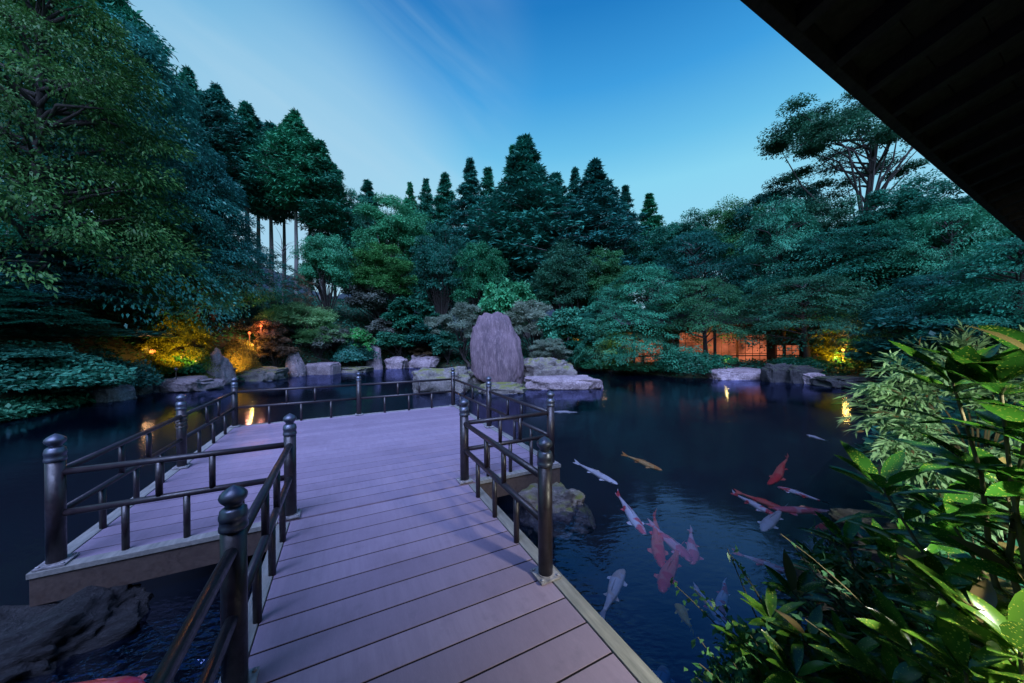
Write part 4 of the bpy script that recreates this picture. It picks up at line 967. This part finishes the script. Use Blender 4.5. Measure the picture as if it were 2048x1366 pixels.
def koi(label, tail, head, mat, bend=0., z=-.09, seed=0, fat=1.):
    a, b = G(*tail, z), G(*head, z); a, b = a-(b-a)*.14, b+(b-a)*.14; ln = np.linalg.norm(b-a)*1.0; ln = max(ln, .25)
    rng = random.Random(seed); mb = MB(); n = 12
    prof = [(0.00, .018, .030), (.08, .026, .035), (.18, .036, .045), (.32, .056, .062), (.48, .074, .078), (.62, .082, .086), (.75, .078, .080), (.86, .064, .062), (.94, .044, .042), (.985, .020, .020)]
    def cen(t): return np.array((t*.80+.20, bend*(1-t)**2*.6+bend*.12*math.sin(t*6), 0))
    v = []
    for t, w, h in prof:
        c = cen(t); 
        for k in range(n): q = k*2*math.pi/n; v.append(c+np.array((0, w*fat*math.cos(q), h*math.sin(q))))
    f = [(i*n+k, i*n+(k+1) % n, (i+1)*n+(k+1) % n, (i+1)*n+k) for i in range(len(prof)-1) for k in range(n)]+[tuple(range(n))[::-1], tuple((len(prof)-1)*n+k for k in range(n))]
    mb.add(v, f)
    c = cen(0.02); tb = bend*.55
    mb.add([c+np.array((0, .01, .02)), c+np.array((-.11, tb*.3+.028, .05)), c+np.array((-.20, tb+.025, .07)), c+np.array((-.13, tb*.4, 0)), c+np.array((-.20, tb-.025, -.06)), c+np.array((-.11, tb*.3-.022, -.04)), c+np.array((0, -.01, -.02))],
           [(0, 1, 2, 3), (3, 4, 5, 6), (0, 3, 6)])
    c = cen(.74)
    for s in (-1, 1): mb.add([c+np.array((.02, s*.07*fat, -.02)), c+np.array((-.02, s*.125*fat, -.03)), c+np.array((-.06, s*.125*fat, -.035)), c+np.array((-.07, s*.075*fat, -.02))], [(0, 1, 2, 3)])
    c = cen(.38)
    for s in (-1, 1): mb.add([c+np.array((.02, s*.05*fat, -.03)), c+np.array((-.05, s*.10*fat, -.04)), c+np.array((-.07, s*.05*fat, -.03))], [(0, 1, 2)])
    d0, d1 = cen(.66), cen(.34); mb.add([d0+np.array((0, 0, .08)), d0*.6+d1*.4+np.array((0, .004, .125)), d1+np.array((0, .006, .09)), d1+np.array((0, 0, .06))], [(0, 1, 2, 3)])
    me = mb.mesh('koi', KM[mat], True); o = link('koi', me); s = ln
    ang = math.atan2(b[1]-a[1], b[0]-a[0]); o.location = a; o.rotation_euler = (0, 0, ang); wd_ = min(max(s, .50), .74); o.scale = (s, wd_, wd_*.6)
    tag(o, label, 'koi', 'koi swimming in the pond')
    mb = MB(); c = cen(.9)
    for sd in (-1, 1): mb.lathe([(.004, -.006), (.010, 0), (.004, .006)], 8, c+np.array((0, sd*.052*fat, .022)))
    mb.build('eyes', M['tile'], o, True); return o
K = [((1150, 926), (1224, 963), 'white', .05, 'white koi swimming nearest the mossy platform boulder'), ((1246, 910), (1314, 937), 'orange', .05, 'slim orange koi right of the white one by the boulder'),
     ((1592, 918), (1543, 962), 'red', -.2, 'red koi with a curled tail, farthest right in open water'), ((1652, 1004), (1565, 977), 'kohaku', .05, 'red and white koi below the curled red one'),
     ((1462, 988), (1538, 1024), 'kohaku', .1, 'white-tailed red koi crossing the long red one'), ((1478, 984), (1562, 1018), 'red', -.05, 'long red koi, left one of the crossing group'),
     ((1690, 1030), (1560, 1018), 'pink', -.12, 'long pinkish koi, right one of the crossing group'), ((1562, 1012), (1530, 1056), 'white', .05, 'short white koi under the crossing group'),
     ((1231, 988), (1282, 1058), 'kohaku', .05, 'pink and white koi with its tail to the upper left, leftmost of the near reds'), ((1298, 1026), (1322, 1120), 'red', .1, 'red koi heading straight down in the blue reflection'),
     ((1312, 1048), (1372, 1114), 'pink', -.1, 'pink koi between the two red ones heading down'), ((1392, 1064), (1384, 1120), 'pink', -.1, 'small pink koi with a white tail right of the pink one'),
     ((1350, 1088), (1328, 1172), 'red', .08, 'red koi just above the tiny-leaved sprig'), ((1472, 1108), (1574, 1144), 'pink', .05, 'pinkish red koi left of the bright speckled shrub'),
     ((1425, 1152), (1448, 1222), 'kohaku', .25, 'red koi with a curved tail behind the dark sprig'), ((1396, 1176), (1458, 1258), 'kohaku', -.05, 'pale pink koi under the dark sprig'),
     ((1192, 1226), (1243, 1148), 'pale', -.1, 'creamy white koi beside the footbridge edge'), ((1398, 1256), (1356, 1214), 'yellow', .15, 'yellow koi, the only one, near the bottom of the photo'),
     ((1316, 1400), (1328, 1340), 'pale', .05, 'pale koi cut by the bottom edge of the photo beside the bridge'), ((1735, 1038), (1645, 1056), 'red', .05, 'dark red koi half hidden behind the bright speckled shrub'),
     ((150, 1322), (262, 1392), 'red', -.3, 'red koi under the railing in the bottom left corner'), ((1160, 825), (1112, 824), 'white', .02, 'distant white koi right of the platform corner post'),
     ((1655, 882), (1618, 871), 'white', .02, 'distant white koi left of the pale narrow-leaved bush'), ((1700, 938), (1745, 950), 'red', .05, 'reddish koi glimpsed under the speckled leaves at the right')]
for i, (t, h, m_, bd, lb) in enumerate(K): koi(lb, t, h, m_, bd, -.065 if i % 2 else -.05, i)
